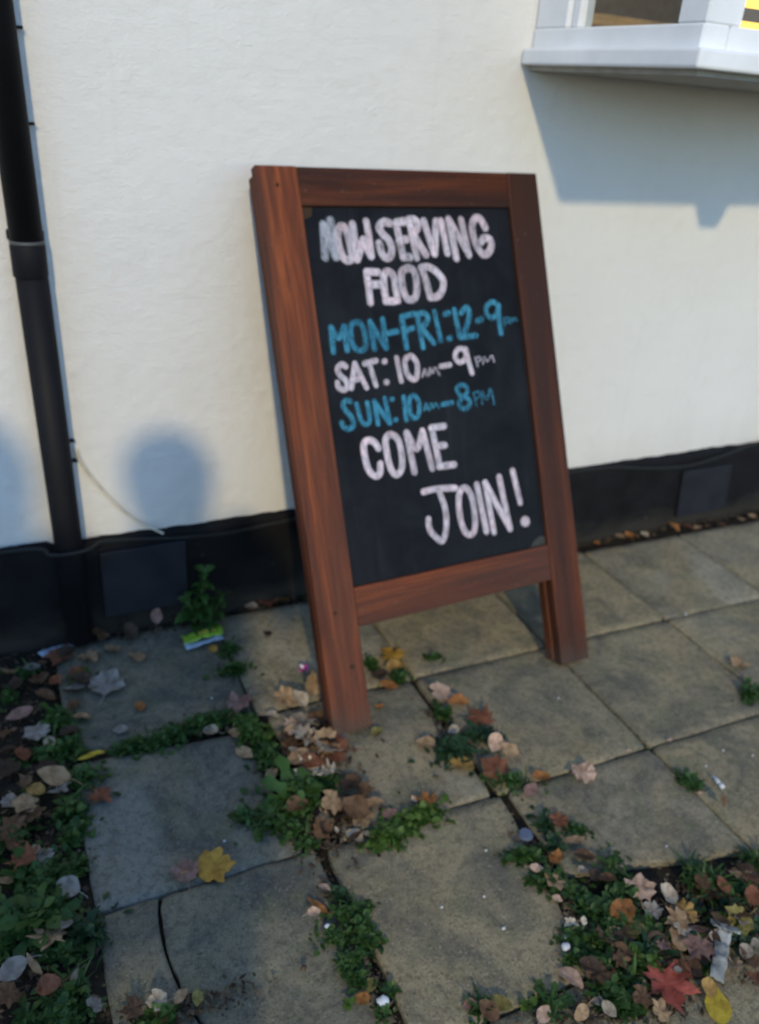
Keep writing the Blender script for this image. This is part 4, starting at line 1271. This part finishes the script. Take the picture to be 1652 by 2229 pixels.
def weed(x, y, rad_, ty, lab, seed):
    r = random.Random(seed)
    rad_ *= 1.18
    root = empty('weed_plant', (x, y, -0.004))
    mat = {'s': M['g1'], 'y': M['g2'], 'r': M['g1'], 'R': M['g1'], 'd': M['g3'], 'D': M['g3'], 'g': M['g1'], 'o': M['g2']}[ty]
    big = ty in 'RD'
    vs, fs = [], []
    def leafobj(args, **kw):
        v2, f2 = [], []
        blade(v2, f2, *args, r, **kw)
        mesh_obj('leaf', v2, f2, mat, root, True)
    if ty in 'rRdDo':
        n = {'r': 13, 'R': 26, 'd': 13, 'D': 22, 'o': 5}[ty]
        for k in range(n):
            a = 2.4 * k + r.uniform(-0.4, 0.4)
            ln = rad_ * r.uniform(0.55, 1.15)
            wd = ln * (r.uniform(0.26, 0.42) if ty != 'o' else 0.75)
            up = r.uniform(0.15, 1.1)
            args = ((r.uniform(-0.15, 0.15) * rad_, r.uniform(-0.15, 0.15) * rad_, 0.004), a, up, ln, wd, r.uniform(0.6, 1.7))
            if big or ty == 'o': leafobj(args, lobed=(ty == 'R'))
            else: blade(vs, fs, *args, r, lobed=(ty == 'r'))
        extra = int(260 * (rad_ / 0.08) ** 1.4) if ty in 'RD' else int(60 * (rad_ / 0.05))
        if ty == 'o': extra = 0
    elif ty == 'g':
        for k in range(46):
            a = r.uniform(0, 6.283)
            q = (r.gauss(0, 0.30) * rad_, r.gauss(0, 0.30) * rad_, 0)
            ln = rad_ * r.uniform(0.6, 1.3)
            blade(vs, fs, q, a, r.uniform(0.4, 1.3), ln, 0.006, r.uniform(0.4, 1.6), r)
        extra = 40
    else:
        extra = max(50, int(190 * (rad_ / 0.045) ** 1.6))
    if ty in 'sry':
        for k in range(r.randint(3, 16)):               # grass blades and bare stalks among them
            q = (r.gauss(0, 0.35) * rad_, r.gauss(0, 0.35) * rad_, 0)
            blade(vs, fs, q, r.uniform(0, 6.283), r.uniform(0.4, 1.4), rad_ * r.uniform(0.5, 1.2), r.uniform(0.0025, 0.006), r.uniform(0.3, 1.6), r)
    sz = r.uniform(0.75, 1.35)
    ori = TH + r.choice((0, math.pi / 2)) + r.gauss(0, 0.25)
    cu, su = math.cos(ori), math.sin(ori)
    stx, sty = (r.uniform(1.1, 1.5), r.uniform(0.55, 0.8)) if ty in 'sy' else (1, 1)
    for k in range(extra):                              # small creeping leaves
        a = r.uniform(0, 6.283)
        q = rad_ * abs(r.gauss(0, 0.52))
        h = max(0.0, (1 - q / (rad_ * 1.2))) * rad_ * r.uniform(0.04, 0.46)
        ln = sz * r.uniform(0.007, 0.021)
        qa, qb = q * math.cos(a) * stx, q * math.sin(a) * sty
        blade(vs, fs, (qa * cu - qb * su + r.gauss(0, 0.004), qa * su + qb * cu + r.gauss(0, 0.004), 0.004 + h), r.uniform(0, 6.283), r.uniform(-0.3, 0.9), ln, ln * r.uniform(0.45, 0.8), r.uniform(0, 1.2), r)
    if vs:
        o = mesh_obj('foliage', vs, fs, mat, root, True)
        o['kind'] = 'stuff'
    if lab in REG:
        kind = {'s': 'small-leaved creeping weed', 'y': 'bright green weed', 'r': 'leafy green weed', 'd': 'dark green weed', 'g': 'grassy weed', 'o': 'round-leaved weed', 'R': 'large weed', 'D': 'large dark weed'}[ty]
        tag(root, kind + ' ' + REG[lab], 'weed', 'weeds ' + REG[lab])
    else:
        tag(root, lab, 'weed')
for k, (x, y, r_, ty, lab) in enumerate(WEEDS): weed(x, y, r_, ty, lab, 500 + k)

# nettle-like plant standing against the plinth
nt = empty('nettle_plant', (0.488, -0.075, 0.0))
tag(nt, 'upright leafy green plant growing against the black plinth', 'plant')
r = random.Random(21)
for sx, sy, hh, ln_ in ((0.0, 0.0, 0.185, 0.012), (-0.022, -0.014, 0.12, -0.02), (0.03, -0.012, 0.105, 0.03)):
    pts = [(sx + ln_ * t * t, sy - 0.01 * t, hh * t) for t in (0, 0.25, 0.5, 0.75, 1.0)]
    tube('stem', pts, 0.0022, M['stem'], nt, 6)
    lev = int(hh / 0.021)
    for k in range(1, lev + 1):
        t = k / lev
        for s in range(2 if k % 2 else 3):
            v2, f2 = [], []
            ln = (0.078 * (1 - 0.5 * t)) * r.uniform(0.8, 1.2)
            blade(v2, f2, (sx + ln_ * t * t, sy - 0.01 * t, hh * t), k * 1.57 + s * math.pi * (0.667 if k % 2 == 0 else 1) + r.uniform(-0.4, 0.4), r.uniform(0.1, 0.7), ln, ln * 0.55, r.uniform(0.8, 1.6), r)
            mesh_obj('leaf', v2, f2, M['g1'], nt, True)

# ------------------------------------------------------------------ crumbled litter and moss nobody could count
r = random.Random(5)
vs, fs = [], []
def scrap(x, y, z, s):
    a = r.uniform(0, 6.283)
    e1 = Vector((math.cos(a), math.sin(a), r.uniform(-0.5, 0.5))) * s
    e2 = Vector((-math.sin(a), math.cos(a), r.uniform(-0.5, 0.5))) * s * r.uniform(0.25, 0.7)
    b = len(vs)
    p = Vector((x, y, z + s * 0.25))
    vs.extend([p - e1, p - e2 * 0.9, p + e1 * 0.8, p + e2, p + Vector((0, 0, s * r.uniform(0.0, 0.4)))])
    fs.extend([(b, b + 1, b + 4), (b + 1, b + 2, b + 4), (b + 2, b + 3, b + 4), (b + 3, b, b + 4)])
for k in range(2600):                                   # bed on the left
    x, y = r.uniform(-0.5, 0.075), r.uniform(-1.6, -0.01)
    if x > 0.05 and r.random() < 0.6: continue
    scrap(x, y, bedz(x, y) + 0.002, r.uniform(0.003, 0.013))
for k in range(900):                                    # foot of the plinth
    x = r.uniform(0.05, 3.0)
    scrap(x, -0.03 - abs(r.gauss(0, 0.014 if x > 0.6 else 0.03)), 0.0, r.uniform(0.003, 0.010))
for cx, cy, sx, sy, n in ((1.35, -1.37, 0.10, 0.018, 450), (1.00, -1.43, 0.06, 0.05, 700), (1.15, -1.42, 0.13, 0.05, 900), (0.935, -1.25, 0.014, 0.08, 300), (0.60, -0.72, 0.05, 0.05, 400), (0.53, -0.90, 0.04, 0.05, 300), (0.60, -0.87, 0.035, 0.04, 200),
                          (0.955, -0.75, 0.02, 0.05, 160), (0.492, -1.19, 0.012, 0.10, 200), (0.19, -1.19, 0.06, 0.014, 140), (0.82, -1.475, 0.12, 0.02, 300), (0.38, -0.515, 0.08, 0.012, 120)):
    for k in range(n): scrap(cx + r.gauss(0, sx), cy + r.gauss(0, sy), 0.002, r.uniform(0.003, 0.011))
for k in range(1000):                                   # crumbs lodged along the joints
    i, j = r.randint(-3, 3), r.randint(-2, 1)
    p = gridpt(i, j)
    q = p + (GU if r.random() < 0.5 else GV) * (r.random() * CELL) + Vector((r.gauss(0, 0.004), r.gauss(0, 0.004)))
    scrap(q.x, q.y, -0.008, r.uniform(0.002, 0.006))
for k in range(160):
    scrap(r.uniform(0.06, 2.4), r.uniform(-1.5, -0.03), 0.002, r.uniform(0.0012, 0.0035))
o = mesh_obj('leaf_litter', vs, fs, M['litter'])
tag(o, 'crumbled brown leaf litter scattered over bed and joints', 'litter', kind='stuff')
vs, fs = [], []
for k in range(1500):
    i, j = r.randint(-3, 3), r.randint(-2, 1)
    p = gridpt(i, j)
    ax = GU if r.random() < 0.5 else GV
    t = r.random()
    q = p + ax * (t * CELL)
    if noise.noise((q.x * 6, q.y * 6, 3.0)) < 0.12: continue
    q += Vector((r.gauss(0, 0.004), r.gauss(0, 0.004)))
    blade(vs, fs, (q.x, q.y, -0.010), r.uniform(0, 6.283), r.uniform(0.2, 1.3), r.uniform(0.006, 0.014), 0.005, r.uniform(0, 1), r)
o = mesh_obj('joint_moss', vs, fs, M['g1'])
tag(o, 'thin green moss sprouting from the slab joints', 'moss', kind='stuff')

# ------------------------------------------------------------------ litter items
def crumple(name, outline, amp, mat, loc, rz, seed, thick=0.0012, parent=None, n=7):
    """a crumpled sheet spanning the given outline rectangle (w, h), with thickness"""
    w, h = outline
    rr = random.Random(seed)
    vs, fs = [], []
    ny = max(3, int(n * h / w))
    for side in (0, 1):
        for j in range(ny + 1):
            for i in range(n + 1):
                x, y = (i / n - 0.5) * w, (j / ny - 0.5) * h
                z = amp * (1 + noise.noise((x * 40 + seed, y * 40, 0.0)) + 0.6 * noise.noise((x * 110 + seed, y * 110, 3.0)))
                ex = 0.10 * w * noise.noise((seed, y * 60, 2.0)) * abs(i / n - 0.5) * 2
                ey = 0.12 * h * noise.noise((seed + 4, x * 60, 2.0)) * abs(j / ny - 0.5) * 2
                vs.append((x + ex, y + ey, max(0.0, z) + 0.001 + side * thick))
    N = (n + 1) * (ny + 1)
    for j in range(ny):
        for i in range(n):
            a = j * (n + 1) + i
            fs.append((a, a + n + 1, a + n + 2, a + 1))
            fs.append((N + a, N + a + 1, N + a + n + 2, N + a + n + 1))
    rim = list(range(n + 1)) + [j * (n + 1) + n for j in range(1, ny + 1)] + [ny * (n + 1) + i for i in range(n - 1, -1, -1)] + [j * (n + 1) for j in range(ny - 1, 0, -1)]
    for k in range(len(rim)):
        a, b = rim[k], rim[(k + 1) % len(rim)]
        fs.append((a, b, b + N, a + N))
    o = mesh_obj(name, vs, fs, mat, parent, True)
    o.location = loc
    o.rotation_euler = (0, 0, rz)
    return o
pk = empty('snack_wrapper', (0.474, -0.150, 0.006))
tag(pk, 'crumpled lime green and white wrapper by the plant', 'wrapper')
crumple('printed_film', (0.118, 0.045), 0.008, M['lime'], (0, 0.006, 0.004), rad(8), 3, parent=pk)
crumple('white_back', (0.112, 0.030), 0.005, M['foil'], (-0.002, -0.018, 0.0), rad(8), 9, parent=pk)
crumple('yellow_print', (0.05, 0.018), 0.004, M['limey'], (0.012, 0.006, 0.017), rad(8), 5, parent=pk)
o = crumple('plastic_scrap', (0.085, 0.022), 0.006, M['foil'], (0.085, -0.070, 0.006), rad(12), 14)
tag(o, 'pale blue plastic scrap at the foot of the drainpipe', 'scrap')
o = crumple('torn_paper', (0.115, 0.026), 0.011, M['paper_old'], (1.121, -1.490, 0.016), rad(37), 22, n=20)
tag(o, 'torn strip of white paper among the lower right weeds', 'paper')
o = crumple('torn_paper', (0.052, 0.020), 0.009, M['paper_old'], (1.172, -1.452, 0.022), rad(-40), 27, n=8)
tag(o, 'small white paper flap at the top of the torn strip', 'paper')
bt = empty('cigarette_end', (1.481, -1.140, 0.010))
tag(bt, 'white cigarette end lying on the slab at the right', 'cigarette')
tube('paper_tube', [(0.001, 0.019, 0), (0.0, 0.004, 0.001), (-0.001, -0.005, 0.0)], 0.0052, M['paper'], bt, 10)
tube('filter', [(-0.001, -0.0055, 0), (-0.003, -0.018, 0)], 0.0056, M['paper'], bt, 10)
def pebble(name, loc, s, mat, label, cat, group=None, seed=0):
    bm = bmesh.new()
    bmesh.ops.create_icosphere(bm, subdivisions=2, radius=1.0)
    for v in bm.verts:
        v.co *= 1 + 0.35 * noise.noise(v.co * 1.4 + Vector((seed * 3.1, 0, 0)))
        v.co = Vector((v.co.x * s, v.co.y * s * 0.8, v.co.z * s * 0.6))
    o = bm_obj(name, bm, mat, None, True)
    o.location = (loc[0], loc[1], 0.003 + s * 0.45)
    return tag(o, label, cat, group)
pebble('chewing_gum', (0.492, -1.310), 0.0125, M['paper'], 'bright white lump at the lower end of the front weed strip', 'gum', None, 1)
pebble('pale_stone', (0.458, -1.134), 0.007, M['paper'], 'small white chip beside the narrow orange leaf', 'chip', None, 2)
pebble('pale_stone', (0.865, -1.350), 0.010, M['paper'], 'bright white chip at the right edge of the front slab', 'chip', None, 3)
pebble('pale_stone', (0.876, -1.332), 0.008, M['cap'], 'dull blue chip just above the bright white chip', 'chip', None, 4)
for k, (x, y) in enumerate([(1.303, -.734), (1.585, -1.057), (1.643, -1.1), (1.499, -1.083), (1.226, -1.237), (1.955, -.539), (.775, -1.269), (.685, -1.181), (.778, -1.192), (.429, -.406), (.332, -.863), (.843, -1.095)]):
    pebble('grit_speck', (x, y), 0.0045 if k in (5, 6) else 0.0032, M['stone'], 'tiny white speck of grit on the slabs', 'grit', 'white grit specks on the slabs', k + 5)
cp = empty('bottle_cap', (0.946, -1.095, 0.004))
tag(cp, 'dull blue bottle cap at the top of the right-hand weeds', 'bottle cap')
bm = bmesh.new()
bmesh.ops.create_cone(bm, cap_ends=True, segments=28, radius1=0.0165, radius2=0.0140, depth=0.007)
for v in bm.verts:
    if v.co.z < 0:
        k = 1 + 0.05 * (1 if int(round(math.atan2(v.co.y, v.co.x) / (2 * math.pi / 28))) % 2 else -1)
        v.co.x *= k; v.co.y *= k
bmesh.ops.translate(bm, vec=(0, 0, 0.006), verts=bm.verts)
bm_obj('crown', bm, M['cap'], cp, False)
pt = empty('flower', (0.690, -0.390, 0.012))
tag(pt, 'small magenta flower head against the left leg of the sign', 'flower')
for k in range(5):
    v2, f2 = [], []
    blade(v2, f2, (0, 0, 0.004), k * 1.256, 0.5, 0.020, 0.014, 0.9, r)
    mesh_obj('petal', v2, f2, M['pink'], pt, True)
v2, f2 = [], []
blade(v2, f2, (0.0, 0.0, 0.006), 2.2, 0.8, 0.016, 0.010, 0.9, r)
mesh_obj('pale_petal', v2, f2, M['paper'], pt, True)

# ------------------------------------------------------------------ the photographer and an added, made-up companion behind the camera (their shadows fall on wall and slabs)
def skin_obj(name, joints, edges, mat, parent, root=0, sub=2):
    me = bpy.data.meshes.new(name)
    me.from_pydata([j[0] for j in joints], edges, [])
    o = bpy.data.objects.new(name, me)
    link(o, parent)
    o.modifiers.new('skin', 'SKIN')
    if not me.skin_vertices: me.skin_vertices.new()
    for k, (p, rr) in enumerate(joints):
        d = me.skin_vertices[0].data[k]
        d.radius = rr if isinstance(rr, tuple) else (rr, rr)
        d.use_root = (k == root)
    sm = o.modifiers.new('sub', 'SUBSURF')
    sm.levels = sub; sm.render_levels = sub
    me.materials.append(mat)
    return o
E_ = [(0, 1), (1, 2), (2, 3), (3, 4), (4, 5), (5, 6), (2, 7), (7, 8), (8, 9), (9, 10), (2, 11), (11, 12), (12, 13), (13, 14), (0, 15), (15, 16), (16, 17), (17, 18), (0, 19), (19, 20), (20, 21), (21, 22)]
def person(loc, scale, rz, arms, label, hair_r, long_hair=False):
    pe = empty('person', loc)
    pe.scale = (scale,) * 3
    pe.rotation_euler = (0, 0, rz)
    tag(pe, label, 'person')
    la, ra = arms
    J_ = [((0, 0, 0.93), (0.17, 0.12)), ((0, 0, 1.15), (0.165, 0.12)), ((0, 0.01, 1.36), (0.17, 0.105)), ((0, 0.02, 1.45), (0.075, 0.07)), ((0, 0.045, 1.52), (0.055, 0.055)),
          ((0, 0.07, 1.58), (0.075, 0.09)), ((0, 0.065, 1.645), (0.072, 0.085)),
          ((-0.19, 0.0, 1.37), 0.068), (la[0], 0.055), (la[1], 0.044), (la[2], 0.034),
          ((0.19, 0.0, 1.37), 0.068), (ra[0], 0.055), (ra[1], 0.044), (ra[2], 0.034),
          ((-0.11, 0, 0.84), (0.10, 0.11)), ((-0.15, 0.02, 0.48), 0.07), ((-0.18, 0, 0.10), 0.05), ((-0.20, 0.12, 0.045), 0.042),
          ((0.11, 0, 0.84), (0.10, 0.11)), ((0.15, 0.02, 0.48), 0.07), ((0.18, 0, 0.10), 0.05), ((0.20, 0.12, 0.045), 0.042)]
    skin_obj('body', J_, E_, M['jean'], pe)
    # coat skirt hanging open at the front, as its own shell
    vs, fs = [], []
    rows = [(1.30, 0.19, 0.135), (1.10, 0.20, 0.145), (0.92, 0.225, 0.165), (0.74, 0.25, 0.185)]
    n = 22
    for z, a, b in rows:
        for k in range(n):
            t = 2 * math.pi * k / (n - 1) * 0.93 + 0.11 * 2 * math.pi + math.pi / 2 - 0.46
            vs.append((a * math.cos(t), b * math.sin(t) + 0.005 * math.sin(k * 2.1 + z * 9), z))
    for i in range(len(rows) - 1):
        for k in range(n - 1): fs.append((i * n + k, i * n + k + 1, (i + 1) * n + k + 1, (i + 1) * n + k))
    o = mesh_obj('coat', vs, fs, M['coat'], pe, True)
    sm = o.modifiers.new('thick', 'SOLIDIFY'); sm.thickness = 0.008
    for arm, s in ((la, -1), (ra, 1)):
        base = Vector(arm[2])
        d = (base - Vector(arm[1])).normalized()
        side = d.cross(Vector((0, 0, 1)))
        side = side.normalized() if side.length > 0.05 else Vector((0, 1, 0))
        for k, ln in enumerate((0.075, 0.085, 0.08, 0.062)):
            b = base + side * (0.017 * (k - 1.5))
            up = Vector((0, 0, 1)) if abs(d.z) < 0.8 else Vector((-s, 0, 0))
            tube('finger', smooth_path([b, b + d * ln * 0.5 + up * 0.004, b + d * ln * 0.85 + up * 0.022], 5), 0.008, M['skin'], pe, 8)
        tube('thumb', smooth_path([base - d * 0.03 + side * 0.028, base + side * 0.045, base + d * 0.035 + side * 0.045], 5), 0.009, M['skin'], pe, 8)
    bm = bmesh.new()
    bmesh.ops.create_uvsphere(bm, u_segments=24, v_segments=16, radius=1)
    for v in bm.verts:
        k = 1 + 0.05 * noise.noise(v.co * 3)
        x, y, z = v.co
        if z < 0:                                       # bob of hair: stays wide, hangs to the collar
            f = (1 - min(1, abs(z)) ** 5) ** 0.2 / max(1e-3, math.sqrt(x * x + y * y)) if abs(z) < 0.999 else 0
            f *= 1 + 0.16 * z
            x, y = x * f, y * f
        v.co = Vector((x * hair_r * k, y * hair_r * 1.02 * k + 0.04, 1.605 + z * hair_r * k * (1.05 if z > 0 else (2.0 if long_hair else 1.5))))
        if v.co.y > 0.10 and v.co.z < 1.64: v.co.y = 0.10
    bm_obj('hair', bm, M['hair'], pe, True)
    return pe
person((-0.275, -2.32, 0.0), 1.055, 0.0, (((-0.27, -0.02, 1.12), (0.03, 0.05, 1.20), (0.12, 0.075, 1.27)), ((0.33, -0.03, 1.13), (0.31, 0.05, 1.22), (0.285, 0.075, 1.29))),
       'person in a long dark coat holding up a phone, head shadowed on the wall', 0.114)
person((-0.80, -2.42, 0.0), 1.13, 0.15, (((-0.26, 0.0, 1.10), (-0.27, 0.05, 0.86), (-0.26, 0.09, 0.78)), ((0.26, 0.0, 1.10), (0.27, 0.05, 0.86), (0.26, 0.09, 0.78))),  # second figure put in for the slanted shadow at the left edge
       'unseen figure in a dark coat added to cast the shadow beyond the drainpipe', 0.135, True)
ph = box('phone', (-0.037, -0.004, -0.076), (0.037, 0.004, 0.076), M['phone'], None, 0.003, 2)
ph.location = (-0.055, -2.19, 1.41)
ph.rotation_euler = (rad(-27), rad(4), rad(-27))
tag(ph, 'black phone held up in front of the photographer', 'phone')

# ------------------------------------------------------------------ look-alikes in one spot: say which one by counting from something one can find
ORD = 'first second third fourth fifth sixth seventh eighth ninth tenth eleventh twelfth thirteenth fourteenth fifteenth sixteenth'.split()
byl = {}
for o in list(col.objects):
    if o.parent is None and 'label' in o and 'group' in o: byl.setdefault(o['label'], []).append(o)
for lab, os_ in byl.items():
    if len(os_) < 2 or len(os_) > len(ORD): continue
    along = 'plinth' in lab or 'on the right' in lab
    os_.sort(key=(lambda q: q.location.x) if along else (lambda q: -q.location.y))
    for k, o in enumerate(os_):
        w = ORD[k] + (' from sign' if along else ' from wall')
        o['label'] = lab + ', ' + w
